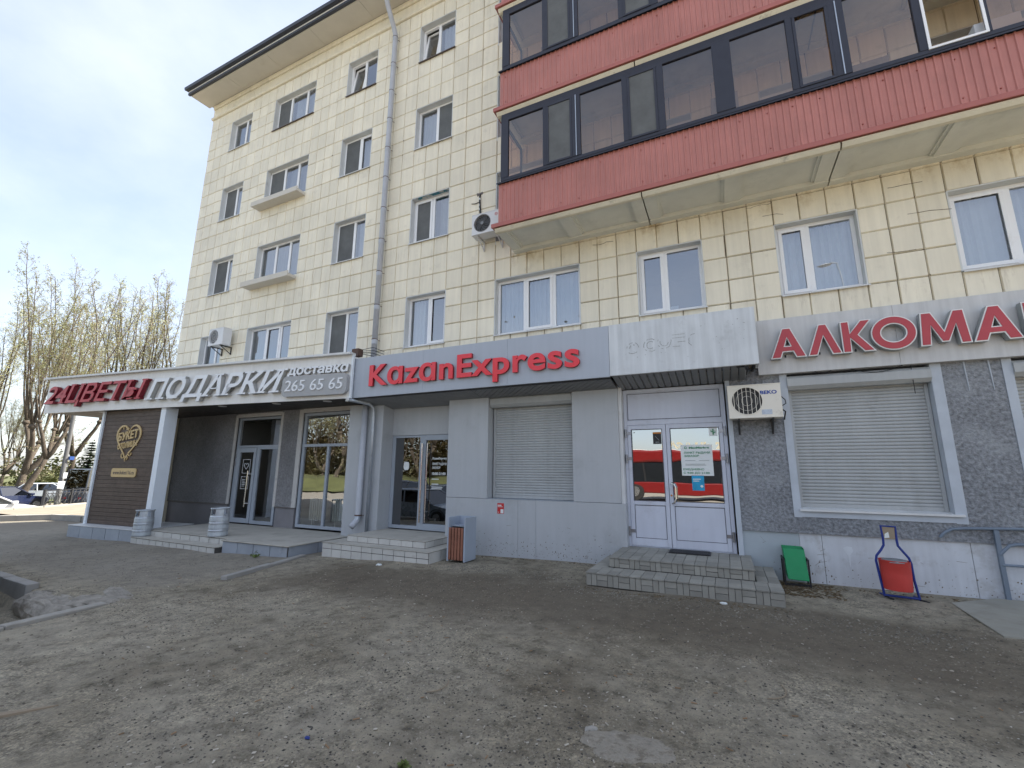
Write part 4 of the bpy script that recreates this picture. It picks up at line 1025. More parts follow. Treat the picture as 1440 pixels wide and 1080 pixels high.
# grey fascia with burgundy letters: heavy block letters drawn as outlines
_ell = lambda a, b: [(0.5 + a * math.cos(t), 0.5 + b * math.sin(t)) for t in np.linspace(0, 2 * math.pi, 41)[:-1]]
BLOCK = {
 'А': [[(0, 0), (.38, 1), (.62, 1), (1, 0), (.71, 0), (.635, .20), (.365, .20), (.29, 0)], [(.425, .40), (.575, .40), (.50, .66)]],
 'Λ': [[(0, 0), (.38, 1), (.62, 1), (1, 0), (.71, 0), (.50, .60), (.29, 0)]],
 'К': [[(0, 0), (0, 1), (.28, 1), (.28, .63), (.62, 1), (.97, 1), (.54, .54), (1, 0), (.65, 0), (.28, .43), (.28, 0)]],
 'М': [[(0, 0), (.07, 1), (.29, 1), (.50, .42), (.71, 1), (.93, 1), (1, 0), (.785, 0), (.745, .58), (.575, .08), (.425, .08), (.255, .58), (.215, 0)]],
 'О': [_ell(.5, .5), _ell(.27, .26)],
 'Р': [[(0, 0), (0, 1), (.60, 1), (.85, .93), (.96, .68), (.85, .43), (.60, .34), (.29, .34), (.29, 0)], [(.29, .56), (.29, .79), (.55, .79), (.66, .75), (.68, .68), (.66, .60), (.55, .56)]],
 'Е': [[(0, 0), (0, 1), (.95, 1), (.95, .78), (.30, .78), (.30, .61), (.85, .61), (.85, .40), (.30, .40), (.30, .22), (1, .22), (1, 0)]],
 'Т': [[(.36, 0), (.36, .77), (0, .77), (0, 1), (1, 1), (1, .77), (.64, .77), (.64, 0)]]}
def block_letter(ch, u0, u1, v0, cap, F, depth, inset=0.0):
    c = bpy.data.curves.new('outline', 'CURVE'); c.dimensions = '2D'; c.fill_mode = 'BOTH'; c.extrude = depth / 2
    for i, pts in enumerate(BLOCK[ch]):
        P = [Vector((u0 + x * (u1 - u0), v0 + y * cap)) for x, y in pts]
        A = sum(P[k].x * P[(k + 1) % len(P)].y - P[(k + 1) % len(P)].x * P[k].y for k in range(len(P)))
        if A < 0: P.reverse()
        Q = []
        for k in range(len(P)):                    # mitred inset of every corner
            a, b, d = P[k - 1], P[k], P[(k + 1) % len(P)]
            e1, e2 = (b - a).normalized(), (d - b).normalized(); n1, n2 = Vector((-e1.y, e1.x)), Vector((-e2.y, e2.x))
            m = n1 + n2; m = m / max(0.35, m.dot(n1)) if m.length > 1e-6 else n1
            Q.append(b + m * (inset if i == 0 else -inset))
        sp = c.splines.new('POLY'); sp.points.add(len(Q) - 1); sp.use_cyclic_u = True
        for pt, q in zip(sp.points, Q): pt.co = (q.x, q.y, 0, 1)
    o = bpy.data.objects.new('outline', c); COL.objects.link(o); bpy.context.view_layer.update()
    me = bpy.data.meshes.new_from_object(o.evaluated_get(bpy.context.evaluated_depsgraph_get()))
    mb = MB(); mb.add([F(v.co.x, v.co.y, v.co.z + depth / 2) for v in me.vertices], [tuple(p.vertices) for p in me.polygons])
    bpy.data.objects.remove(o); bpy.data.curves.remove(c); bpy.data.meshes.remove(me); return mb
A_ = thing('fascia_sign', 'grey fascia board with burgundy block letters starting АЛКОМАР', 'shop sign', (3.5, 0, 3.5))
ax = [0.66, 2.66, 4.62, 6.6, 9.55]
for a, b in zip(ax, ax[1:]): MB().box(a + .0015, b - .0015, -0.11, -0.003, 3.465, 4.465).build('fascia_panel', ALKP, A_, bevel=0.002)
cu = []
us = [0.865, 1.395, 1.40, 1.93, 1.93, 2.36, 2.33, 2.89, 2.885, 3.49, 3.50, 4.06]
spec = [('А', 0.865, 1.40), ('Λ', 1.415, 1.90), ('К', 1.905, 2.345), ('О', 2.30, 2.88), ('М', 2.90, 3.50), ('А', 3.515, 4.06), ('Р', 4.09, 4.45), ('К', 4.52, 4.97), ('Е', 5.02, 5.36), ('Т', 5.38, 5.82)]
for ch, u0, u1 in spec:
    z0, cp = (3.70, 0.535) if ch != 'О' else (3.685, 0.56)
    mb = block_letter(ch, u0, u1, z0, cp, FY(-0.135), 0.115)
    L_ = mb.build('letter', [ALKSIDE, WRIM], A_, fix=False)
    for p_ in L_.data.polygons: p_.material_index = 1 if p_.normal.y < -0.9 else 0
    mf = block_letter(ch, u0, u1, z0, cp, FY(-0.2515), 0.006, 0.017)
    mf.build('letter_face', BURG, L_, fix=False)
pg = MB()
for u in (1.1, 1.6, 2.1, 2.6, 3.0, 3.4, 3.9, 4.3): pg.box(u - .01, u + .01, -0.136, -0.111, 3.74, 3.78)
pg.build('spacer', SOFFK, A_)
wr = thing('hanging_wire', 'thin sagging cable hanging below the grey fascia over the shuttered window', 'cable', (2.3, 0, 3.45))
q = MB(); q.tube([(2.0 + 0.7 * t, -0.06, 3.47 - 0.09 * (1 - (2 * t - 1) ** 2)) for t in np.linspace(0, 1, 9)], 0.006, n=5); q.tube([(1.5 + 0.25 * t, -0.06, 3.47 - 0.05 * (1 - (2 * t - 1) ** 2)) for t in np.linspace(0, 1, 7)], 0.005, n=5); q.tube([(2.80, -0.03, 3.46), (2.80, -0.03, 3.0)], 0.006, n=5)
q.build('wire', BLACK, wr)
for k, xx in enumerate((3.44, 3.72)):
    s_ = thing('paint_drip', ('white paint run on the pebbledash beside the second shutter', 'white paint run on the pebbledash furthest from the shuttered window')[k], 'paint mark', (xx, 0, 3.2))
    m_ = MB(); m_.tube([(xx, -0.006, 3.46), (xx + 0.006, -0.006, 3.25), (xx + 0.012, -0.006, 3.0)], [0.012, 0.010, 0.005], n=5); m_.build('run', BAND, s_)

# flower shop canopy: fascia turned a few degrees out from the wall
P0, P1 = Vector((-20.2, -2.44)), Vector((-8.36, -0.85))
dd = (P1 - P0).normalized(); nn = Vector((dd.y, -dd.x)); LEN = (P1 - P0).length
def FC(off=0.0): return lambda u, v, w: (P0.x + dd.x * u + nn.x * (w + off), P0.y + dd.y * u + nn.y * (w + off), v)
FCt = lambda u, y, z: FC()(u, z, y)
Fc = thing('flower_shop_canopy', 'long white flower-shop canopy lettered 24ЦВЕТЫ ПОДАРКИ with a phone number plate', 'shop sign', (-14, -1.2, 3.5))
for a, b in ((0, 4.33), (4.33, 8.73), (8.73, LEN)):
    m_ = MB(); m_.prism([(a + .0015, 3.505), (b - .0015, 3.505), (b - .0015, 4.62), (a + .0015, 4.62)], -0.06, 0.0, FC()); m_.build('fascia_panel', WHITEP, Fc, bevel=0.003)
m_ = MB(); m_.prism([(-0.06, 4.621), (LEN + 0.03, 4.621), (LEN + 0.03, 4.675), (-0.06, 4.675)], -0.10, 0.12, FC()); m_.build('cap_flashing', SILLM, Fc)
m_ = MB(); m_.prism([(LEN, 3.50), (LEN + 0.05, 3.50), (LEN + 0.05, 4.62), (LEN, 4.62)], -0.05, 0.012, FC()); m_.build('corner_trim', TRIMBL, Fc)
m_ = MB()
q0 = FC(-0.061)(0, 3.52, 0); q1 = FC(-0.061)(LEN, 3.52, 0)
poly = [(q0[0], q0[1]), (q1[0], q1[1]), (-8.42, 0.30), (-17.8, 0.30), (-17.9, -0.30), (-20.28, -0.42)]
m_.prism(poly, 3.525, 3.56, lambda u, v, w: (u, v, w)); m_.build('soffit', mat('shade_black_soffit', (0.022, 0.018, 0.017), 0.5), Fc)  # deep shade under the canopy is put into this near-black colour
m_ = MB(); m_.prism(poly, 4.55, 4.60, lambda u, v, w: (u, v, w)); m_.build('canopy_roof', WHITEP, Fc)
m_ = MB(); m_.box(-20.29, -20.23, -2.35, -0.42, 3.56, 4.55); m_.box(-20.22, -17.9, -0.46, -0.42, 3.56, 4.55); m_.build('end_panel', WHITEP, Fc)
for u in (2.3, 5.0, 7.36, 9.32, 11.0):
    c3 = FC(-0.35)(u, 3.515, 0); MB().cyl((c3[0], c3[1], 3.51), (c3[0], c3[1], 3.524), 0.11, n=16).build('downlight', mat('lamp_disc', (0.6, 0.6, 0.58), 0.4), Fc)
def two_tone(mb, front, side, name, par):
    o = mb.build(name, [side, front], par, fix=False)
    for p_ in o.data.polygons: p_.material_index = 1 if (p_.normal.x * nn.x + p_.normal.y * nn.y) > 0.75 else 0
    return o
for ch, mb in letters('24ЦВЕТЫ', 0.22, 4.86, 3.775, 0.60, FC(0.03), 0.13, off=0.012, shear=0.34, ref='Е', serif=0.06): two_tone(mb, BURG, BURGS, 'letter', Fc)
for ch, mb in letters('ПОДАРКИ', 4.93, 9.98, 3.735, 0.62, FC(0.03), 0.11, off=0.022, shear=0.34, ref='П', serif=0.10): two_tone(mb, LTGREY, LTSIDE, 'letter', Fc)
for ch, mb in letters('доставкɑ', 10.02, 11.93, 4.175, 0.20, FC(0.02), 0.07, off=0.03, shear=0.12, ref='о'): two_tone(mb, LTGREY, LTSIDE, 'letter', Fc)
pl = []
for cx, cz, a0 in ((11.80, 4.01, 0), (10.05, 4.01, 90), (10.05, 3.73, 180), (11.80, 3.73, 270)):
    for k in range(6): t = rad(a0 + k * 18); pl.append((cx + 0.13 * math.cos(t), cz + 0.13 * math.sin(t)))
m_ = MB(); m_.prism(pl, 0.02, 0.12, FC()); plate = m_.build('phone_plate', PLATEG, Fc)
al = MB()
for ch, mb in letters('265 65 65', 10.02, 11.82, 3.735, 0.285, FC(0.12), 0.025, off=0.0, shear=0.10, ref='6'): mb.build('digit', LTGREY, plate, fix=False)
cbox = thing('junction_box', 'small weathered cable box on top of the white canopy corner', 'junction box', (-8.5, -0.5, 4.7))
boxo('case', -8.62, -8.40, -0.62, -0.45, 4.66, 4.86, RUST, cbox)
m_ = MB()
for k in range(4): m_.tube([(-8.45, -0.5, 4.75 + 0.03 * k), (-8.2, -0.3, 4.70 + 0.08 * k), (-7.95, -0.15, 4.62 + 0.07 * k)], 0.008, n=5)
m_.build('cable_loops', BLACK, cbox)

# brown panelled pillar with heart emblem
A0, A1 = Vector((-17.62, -1.83)), Vector((-14.95, -1.60))
pdv = (A1 - A0).normalized(); pn = Vector((pdv.y, -pdv.x)); PL = (A1 - A0).length
def FP(off=0.0): return lambda u, v, w: (A0.x + pdv.x * u + pn.x * (w + off), A0.y + pdv.y * u + pn.y * (w + off), v)
Pi = thing('panelled_pillar', 'dark brown boarded canopy pillar with gold heart emblem and pale edge posts', 'pillar', (-16.2, -1.7, 0.1))
z = 0.115; k = 0
while z < 3.50:
    h = min(0.118, 3.515 - z); m_ = MB(); dz = 0.006 + 0.004 * (k % 2)
    m_.prism([(0.005, z), (PL - .005, z), (PL - .005, z + h - 0.006), (0.005, z + h - 0.006)], -0.05, dz * 0.6, FP()); m_.build('board', BROWN, Pi); z += 0.118; k += 1
m_ = MB(); m_.prism([(0.0, 0.1), (PL, 0.1), (PL, 3.52), (0, 3.52)], -0.22, -0.051, FP()); m_.build('pillar_core', SOFFK, Pi)
m_ = MB(); m_.prism([(-0.10, 0.1), (-0.001, 0.1), (-0.001, 3.52), (-0.10, 3.52)], -0.30, 0.05, FP()); m_.build('edge_post', TRIMBL, Pi, bevel=0.004)
m_ = MB(); m_.prism([(PL + .001, 0.1), (PL + 0.21, 0.1), (PL + 0.21, 3.52), (PL + .001, 3.52)], -0.30, 0.05, FP()); m_.build('edge_post', TRIMBL, Pi, bevel=0.004)
# gold heart emblem
hu, hv = 1.33, 2.55
def heart(t, s=1.0): 
    x = 16 * math.sin(t) ** 3; y = 13 * math.cos(t) - 5 * math.cos(2 * t) - 2 * math.cos(3 * t) - math.cos(4 * t)
    return (hu + x * 0.036 * s, hv + (y + 2) * (0.036 if y > -2 else 0.040) * s)
E_ = thing('heart_emblem', 'gold heart outline emblem lettered БУКЕТ СТОЛИЦЫ on the brown boards', 'emblem', FP()(hu, hv, 0))
N = 48; ts = [2 * math.pi * i / N for i in range(N)]
m_ = MB(); o_, i_ = [heart(t) for t in ts], [heart(t, 0.90) for t in ts]
vs = [FP()(u, v, w) for w in (0.012, 0.035) for P_ in (o_, i_) for u, v in P_]
fs = []
for i in range(N):
    j = (i + 1) % N
    fs += [(i, j, N + j, N + i), (2 * N + i, 2 * N + j, 3 * N + j, 3 * N + i), (i, j, 2 * N + j, 2 * N + i), (N + i, N + j, 3 * N + j, 3 * N + i)]
m_.add(vs, fs); m_.build('outline', GOLD, E_)
def rotF(u0, v0, ang):
    ca, sa = math.cos(ang), math.sin(ang); f = FP(0.012)
    return lambda u, v, w: f(u0 + ca * u - sa * v, v0 + sa * u + ca * v, w)
flat_text('БУКЕТ', -0.48, 0.46, 0, 0.24, rotF(hu, hv + 0.06, 0.13), GOLD, E_, 'emblem_lettering', 0.03, 0.022, 0.15)
flat_text('СТОЛИЦЫ', -0.45, 0.44, 0, 0.17, rotF(hu + 0.02, hv - 0.19, 0.13), GOLD, E_, 'emblem_lettering', 0.02, 0.022, 0.15)
m_ = MB(); f = FP(0.024)
for (cu_, cv, r_, a0, a1) in ((-0.24, 0.41, 0.06, 0, 4), (-0.09, 0.40, 0.05, 2.5, 6.5), (-0.12, -0.42, 0.08, 1.5, 6), (0.04, -0.50, 0.06, -1, 3), (0.18, -0.36, 0.07, 2, 6.5)):
    m_ = MB(); m_.tube([f(hu + cu_ + r_ * math.cos(t), hv + cv + r_ * math.sin(t), 0) for t in np.linspace(a0, a1, 9)], 0.016, n=5); m_.build('flourish', GOLD, E_)
pl = []
for cx, cz, a0 in ((0.5, 0.06, 0), (-0.5, 0.06, 90), (-0.5, -0.06, 180), (0.5, -0.06, 270)):
    for k in range(5): t = rad(a0 + k * 22.5); pl.append((hu + 0.05 + cx + 0.07 * math.cos(t), 1.62 + cz + 0.07 * math.sin(t)))
WP = thing('web_plate', 'small gold plate with a web address below the heart emblem', 'plate', FP()(hu, 1.62, 0))
m_ = MB(); m_.prism(pl, 0.010, 0.035, FP()); wp = m_.build('plate', GOLD, WP)
flat_text('www.buket116.ru', hu - 0.44, hu + 0.54, 1.57, 0.11, FP(0.0355), SILLDK, WP, 'web_lettering', 0.012)

# ------------------------------------------------------------------ steps and podium
def tile_row(par, name, m, u0, u1, v0, v1, F, pitch_, gap=0.013, d=0.014, jit=0.002, seed=1):
    r = random.Random(seed); n = max(1, round((u1 - u0) / pitch_))
    for i in range(n):
        a, b = u0 + (u1 - u0) * i / n + gap / 2, u0 + (u1 - u0) * (i + 1) / n - gap / 2
        mb = MB(); mb.prism([(a, v0 + gap / 2), (b, v0 + gap / 2), (b, v1 - gap / 2), (a, v1 - gap / 2)], -0.002, d + r.uniform(-jit, jit), F); mb.build(name, m, par)
# pillar base and podium of the flower shop
Pb = thing('pillar_base', 'low grey-tiled base under the brown pillar', 'plinth', (-16.2, -2, -0.2))
Q0, Q1 = Vector((-17.70, -2.21)), Vector((-14.66, -1.98)); qd = (Q1 - Q0).normalized(); qn = Vector((qd.y, -qd.x)); QL = (Q1 - Q0).length
FQ = lambda u, v, w: (Q0.x + qd.x * u + qn.x * w, Q0.y + qd.y * u + qn.y * w, v)
m_ = MB(); m_.prism([(0.01, -0.4), (QL - .01, -0.4), (QL - .01, 0.085), (0.01, 0.085)], -1.6, -0.001, FQ); m_.build('core', GROUT, Pb)
m_ = MB(); m_.prism([(-0.01, 0.0855), (QL + .01, 0.0855), (QL + .01, 0.102), (-0.01, 0.102)], -1.6, 0.02, FQ); m_.build('cap', SILLM, Pb)
tile_row(Pb, 'tile', PODP, 0, QL, -0.30, 0.085, FQ, 0.60, gap=0.02)
Po = thing('shop_podium', 'flat concrete podium faced with grey panels before the flower shop window', 'podium', (-9.9, -1, -0.1))
poly = [(-10.95, -1.93), (-8.81, -1.83), (-8.80, 0.28), (-10.95, 0.28)]
m_ = MB(); m_.prism([(u + (0.02 if u < -9 else -0.02), v + 0.02) for u, v in poly], -0.4, 0.074, lambda u, v, w: (u, v, w)); m_.build('core', GROUT, Po)
m_ = MB(); m_.prism([(-10.95, -1.955), (-8.785, -1.855), (-8.785, 0.26), (-10.95, 0.26)], 0.0745, 0.10, lambda u, v, w: (u, v, w)); m_.build('slab', CTOP, Po, bevel=0.006)
tile_row(Po, 'panel', PODP, -10.93, -8.83, -0.30, 0.072, lambda u, v, w: (u, -1.93 + (u + 10.95) * 0.0467 + 0.018 - w, v), 0.56, gap=0.02)
tile_row(Po, 'panel', PODP, -1.80, -0.2, -0.30, 0.072, lambda u, v, w: (-8.83 + w, u, v), 0.9)
St = thing('shop_steps', 'two shallow tiled steps between the two kegs at the flower shop', 'steps', (-12.7, -1.5, -0.2))
m_ = MB(); m_.box(-14.55, -10.955, -1.72, 0.27, -0.4, 0.080); m_.box(-14.6, -10.97, -2.05, -1.721, -0.4, -0.072); m_.build('core', GROUT, St)
MB().box(-14.56, -10.953, -1.742, 0.268, 0.0805, 0.098).build('tread', CTOP, St, bevel=0.004); MB().box(-14.61, -10.965, -2.072, -1.745, -0.0715, -0.052).build('tread', CTOP, St, bevel=0.004)
tile_row(St, 'tile', CTILE, -14.55, -10.96, -0.075, 0.080, FY(-1.72), 0.38, gap=0.024)
tile_row(St, 'tile', CTILE, -14.6, -10.98, -0.25, -0.072, FY(-2.05), 0.30, gap=0.024)

# pale tiled steps of the glass entrance
Ks = thing('entrance_steps', 'pale tiled two-step porch in front of the glass entrance', 'steps', (-6.8, -0.8, 0))
m_ = MB(); m_.box(-8.30, -5.42, -1.34, -0.12, -0.3, 0.148); m_.box(-7.885, -5.74, -1.03, 0.30, 0.1485, 0.288); m_.build('core', GROUT, Ks)
m_ = MB(); m_.box(-8.32, -5.40, -1.365, -1.042, 0.1482, 0.163); m_.box(-8.32, -7.892, -1.04, -0.12, 0.1482, 0.163); m_.box(-5.732, -5.40, -1.04, -0.12, 0.1482, 0.163)
m_.box(-7.90, -5.725, -1.045, 0.29, 0.2882, 0.302); m_.build('tread', CTOP, Ks, bevel=0.004)
tile_row(Ks, 'tile', CTILE, -8.30, -5.42, -0.16, 0.03, FY(-1.34), 0.30, seed=4); tile_row(Ks, 'tile', CTILE, -8.30, -5.42, 0.03, 0.148, FY(-1.34), 0.30, seed=5)
tile_row(Ks, 'tile', CTILE, -7.885, -5.74, 0.163, 0.288, FY(-1.03), 0.30, seed=6)
tile_row(Ks, 'tile', CTILE, -1.34, -0.12, -0.14, 0.148, lambda u, v, w: (-5.42 + w, u, v), 0.40, seed=7)
tile_row(Ks, 'tile', CTILE, -1.03, -0.12, 0.163, 0.288, lambda u, v, w: (-5.74 + w, u, v), 0.30, seed=8)

# grey paved steps of the double door
Rs = thing('porch_steps', 'grey paved two-step porch in front of the white double door', 'steps', (-0.8, -0.9, 0))
m_ = MB(); m_.box(-2.10, 0.56, -1.715, 0.03, -0.25, 0.175); m_.box(-1.85, 0.25, -1.20, 0.09, 0.1755, 0.335); m_.build('core', GROUT, Rs)
PM = {}
def paver(x0, x1, y0, y1, z0, z1):
    g = 0.0035; sx_, sy_, sz_ = x1 - x0 - 2 * g, y1 - y0 - 2 * g, z1 - z0 - 2 * g
    k = 'paver'
    if k not in PM:
        b = MB(); b.box(-.5, .5, -.5, .5, -.5, .5); PM[k] = b.mesh('paver_block', PAVER)
    o = bpy.data.objects.new('paver', PM[k]); COL.objects.link(o); o.parent = Rs
    o.location = Vector(((x0 + x1) / 2, (y0 + y1) / 2 + rnd.uniform(-.0012, .0012), (z0 + z1) / 2 + rnd.uniform(-.0012, .0012))) - wloc(Rs); o.scale = (sx_, sy_, sz_)
def basket(x0, x1, yf, z0, z1):
    n = round((x1 - x0) / 0.165); w = (x1 - x0) / n
    for i in range(n):
        a, b = x0 + w * i, x0 + w * (i + 1)
        if i % 2: 
            h = (z0 + z1) / 2; paver(a, b, yf, yf + 0.03, z0, h); paver(a, b, yf, yf + 0.03, h, z1)
        else:
            h = (a + b) / 2; paver(a, h, yf, yf + 0.03, z0, z1); paver(h, b, yf, yf + 0.03, z0, z1)
basket(-2.12, 0.58, -1.745, 0.005, 0.176); basket(-1.87, 0.27, -1.23, 0.202, 0.336)
def treads(x0, x1, y0, y1, z, pw, pl):
    n = round((x1 - x0) / pw); w = (x1 - x0) / n
    for i in range(n):
        k = max(1, round((y1 - y0) / pl)); off = 0
        for j in range(k): paver(x0 + w * i, x0 + w * (i + 1), y0 + (y1 - y0) * j / k, y0 + (y1 - y0) * (j + 1) / k, z, z + 0.025)
treads(-2.13, 0.59, -1.755, -1.236, 0.1765, 0.165, 0.26)
treads(-1.88, 0.28, -1.24, 0.085, 0.3365, 0.165, 0.33)
treads(0.285, 0.59, -1.235, 0.02, 0.1765, 0.15, 0.42)
treads(-2.13, -1.885, -1.235, -0.115, 0.1765, 0.245, 0.28)
basket_side = [(-1.74, -1.30), (-1.30, -0.87), (-0.87, -0.43), (-0.43, 0.02)]
for a, b in basket_side: paver(0.561, 0.588, a, b, 0.005, 0.176)
dm = thing('doormat', 'small black ribbed doormat on the top step before the double door', 'doormat', (-0.6, -0.25, 0.362))
m_ = MB(); m_.box(-1.02, -0.34, -0.40, -0.02, 0.3645, 0.374)
for i in range(11): m_.box(-1.0, -0.36, -0.395 + i * 0.034, -0.395 + i * 0.034 + 0.018, 0.3741, 0.382)
m_.build('ribs', BLACK, dm)

# mud flecks thrown up on the foot of the walls, and scuffs on the panels
R_ = np.random.default_rng(77); mf_ = MB()
for i in range(520):
    if R_.random() < 0.55: x, y = R_.uniform(-5.2, -1.9), YK - 0.0006
    else: x, y = R_.uniform(0.25, 5.0), 0.0344
    z = 0.02 + abs(R_.normal(0, 0.16)); w = 0.003 + 0.009 * R_.random() ** 2; h = w * R_.uniform(0.6, 2.2)
    if z < 0.75: mf_.prism([(x - w, z), (x, z - h * .8), (x + w, z + h * .1), (x + w * .2, z + h)], 0.0, 0.0012, FY(y))
for i in range(46):
    x, y = (R_.uniform(-5.7, -1.95), YK - 0.0006) if R_.random() < .5 else (R_.uniform(0.3, 5.0), 0.0344)
    z = R_.uniform(0.1, 0.7); L_ = R_.uniform(0.02, 0.12); a = R_.normal(0.2, 0.5)
    mf_.prism([(x, z), (x + L_ * math.cos(a), z + L_ * math.sin(a)), (x + L_ * math.cos(a), z + L_ * math.sin(a) + 0.003), (x, z + 0.005)], 0.0, 0.001, FY(y))
tag(mf_.build('mud_flecks', mat('dried_mud', (0.16, 0.13, 0.095), 0.95, var=0.3, vscale=9), B, fix=False), kind='stuff')

# ------------------------------------------------------------------ air conditioners, pipes, cables
def ac_unit(label, x0, x1, yf, z0, z1, casing, depth=0.28, fan=0.36, bars='v', logo=None):
    t = thing('air_conditioner', label, 'air conditioner', ((x0 + x1) / 2, yf, z0), 'outdoor air conditioner units on the wall')
    w, h = x1 - x0, z1 - z0
    cx, cz, r = x0 + w * 0.36, (z0 + z1) / 2 + 0.005, min(h * 0.44, w * 0.32)
    # casing with a round fan opening in its front
    mb = MB(); n = 32
    ring = [(cx + r * math.cos(2 * math.pi * i / n), cz + r * math.sin(2 * math.pi * i / n)) for i in range(n)]
    outer = []
    for i in range(n):
        a = 2 * math.pi * i / n; ca, sa = math.cos(a), math.sin(a)
        k = min((x0 + w * 0.70 - cx) / ca if ca > 1e-6 else 1e9, (x0 - cx) / ca if ca < -1e-6 else 1e9, (z1 - cz) / sa if sa > 1e-6 else 1e9, (z0 - cz) / sa if sa < -1e-6 else 1e9)
        outer.append((cx + ca * k, cz + sa * k))
    vs = [(u, yf, v) for u, v in ring] + [(u, yf, v) for u, v in outer] + [(u, yf + 0.05, v) for u, v in ring]
    fs = [(i, (i + 1) % n, n + (i + 1) % n, n + i) for i in range(n)] + [(i, (i + 1) % n, 2 * n + (i + 1) % n, 2 * n + i) for i in range(n)]
    mb.add(vs, fs)
    for (u, v, i) in ((x0, z0, 0), (x0, z1, 0), (x0 + w * .7, z0, 0), (x0 + w * .7, z1, 0)):
        k = min(range(n), key=lambda q: (outer[q][0] - u) ** 2 + (outer[q][1] - v) ** 2)
        pa, pb = outer[(k - 1) % n], outer[(k + 1) % n]
        mb.add([(u, yf, v), (outer[k][0], yf, outer[k][1]), (pa[0], yf, pa[1]), (pb[0], yf, pb[1])], [(0, 1, 2), (0, 1, 3)])
    mb.quad((x0 + w * .7, yf, z0), (x1, yf, z0), (x1, yf, z1), (x0 + w * .7, yf, z1))
    yb = yf + depth
    mb.quad((x0, yf, z0), (x0, yb, z0), (x0, yb, z1), (x0, yf, z1)); mb.quad((x1, yf, z0), (x1, yb, z0), (x1, yb, z1), (x1, yf, z1))
    mb.quad((x0, yf, z0), (x1, yf, z0), (x1, yb, z0), (x0, yb, z0)); mb.quad((x0, yf, z1), (x1, yf, z1), (x1, yb, z1), (x0, yb, z1)); mb.quad((x0, yb, z0), (x1, yb, z0), (x1, yb, z1), (x0, yb, z1))
    mb.build('casing', casing, t, fix=False)
    MB().box(x0 - 0.006, x1 + 0.006, yf - 0.006, yb, z1 + 0.0005, z1 + 0.018).build('lid', casing, t, bevel=0.004); m2 = MB(); m2.box(x0 - 0.003, x1 + 0.003, yf - 0.008, yb, z0 - 0.022, z0 - 0.0005); m2.build('base_tray', casing, t, bevel=0.004)
    MB().cyl((cx, yf + 0.051, cz), (cx, yf + 0.056, cz), r * 1.02, n=32).build('fan_recess', ACDK, t)
    m3 = MB()
    for k in range(5):
        a = k * 1.2566
        pts = [(cx + rr2 * math.cos(a + s), yf + 0.035, cz + rr2 * math.sin(a + s)) for rr2, s in ((0.05, -0.3), (r * 0.9, -0.35), (r * 0.9, 0.35), (0.05, 0.3))]
        m3.quad(*pts)
    m3.cyl((cx, yf + 0.02, cz), (cx, yf + 0.045, cz), 0.045, n=12); m3.build('fan', mat('fan_black', (0.045, 0.045, 0.045), 0.5), t, fix=False)
    m4 = MB()
    if bars == 'v':
        for k in range(-3, 4):
            u = k * r / 3.6; hh = math.sqrt(max(0, r * r - u * u)); m4.tube([(cx + u, yf - 0.004, cz - hh), (cx + u, yf - 0.004, cz + hh)], 0.005, n=5)
        for rr2 in (r * .35, r * .7): m4.tube([(cx + rr2 * math.cos(q), yf - 0.002, cz + rr2 * math.sin(q)) for q in np.linspace(0, 6.283, 25)[:-1]], 0.0025, n=4, closed=True)
    else:
        for k in range(16):
            a = k * 0.3927; m4.tube([(cx + r * .25 * math.cos(a), yf - .003, cz + r * .25 * math.sin(a)), (cx + r * .65 * math.cos(a + .18), yf - .006, cz + r * .65 * math.sin(a + .18)), (cx + r * math.cos(a + .5), yf - .003, cz + r * math.sin(a + .5))], 0.004, n=4)
        m4.cyl((cx, yf - 0.012, cz), (cx, yf - 0.004, cz), r * 0.2, n=14)
    m4.tube([(cx + r * math.cos(q), yf - 0.003, cz + r * math.sin(q)) for q in np.linspace(0, 6.283, 33)[:-1]], 0.007, n=5, closed=True)
    m4.build('fan_guard', casing if bars == 'v' else SOFFG, t)
    m5 = MB()
    for u in (x0 + w * .18, x0 + w * .82):
        m5.box(u - .015, u + .015, yf + 0.02, 0.0, z0 - 0.055, z0 - 0.023); m5.box(u - .015, u + .015, -0.03, 0.0, z0 - 0.28, z0 - 0.056)
        m5.tube([(u, yf + 0.05, z0 - 0.05), (u, -0.02, z0 - 0.26)], 0.014, n=5)
    m5.build('bracket', ACDK if bars == 'v' else SILLM, t)
    if logo: logo(t, x0, x1, yf, z0, z1)
    return t
def beko(t, x0, x1, yf, z0, z1):
    flat_text('BEKO', x0 + 0.505, x0 + 0.755, z1 - 0.165, 0.062, FY(yf - 0.0005), BLUEINK, t, 'maker_lettering', 0.035)
    boxo('data_label', x0 + 0.505, x0 + 0.66, yf - 0.002, yf - 0.0004, z0 + 0.03, z0 + 0.115, mat('label_paper', (0.48, 0.53, 0.60), 0.5, var=0.2, vscale=30), t)
    m_ = MB(); m_.tube([(x1 - 0.01, yf + .1, z0 + 0.36), (x1 + 0.06, yf + .1, z0 + 0.28), (x1 + 0.07, yf + .12, z0 + 0.22), (x1 + 0.01, yf + .14, z0 + 0.18)], 0.008, n=6); m_.tube([(x1, yf + .1, z0 + 0.12), (x1 + 0.05, yf + .12, z0 + 0.08), (x1 + 0.03, yf + .2, z0 - 0.05)], 0.012, n=6); m_.build('hose', BLACK, t)
ac_unit('cream weathered air conditioner with dark fan guard beside the double door', 0.13, 0.945, -0.35, 2.70, 3.245, ACW, logo=beko)
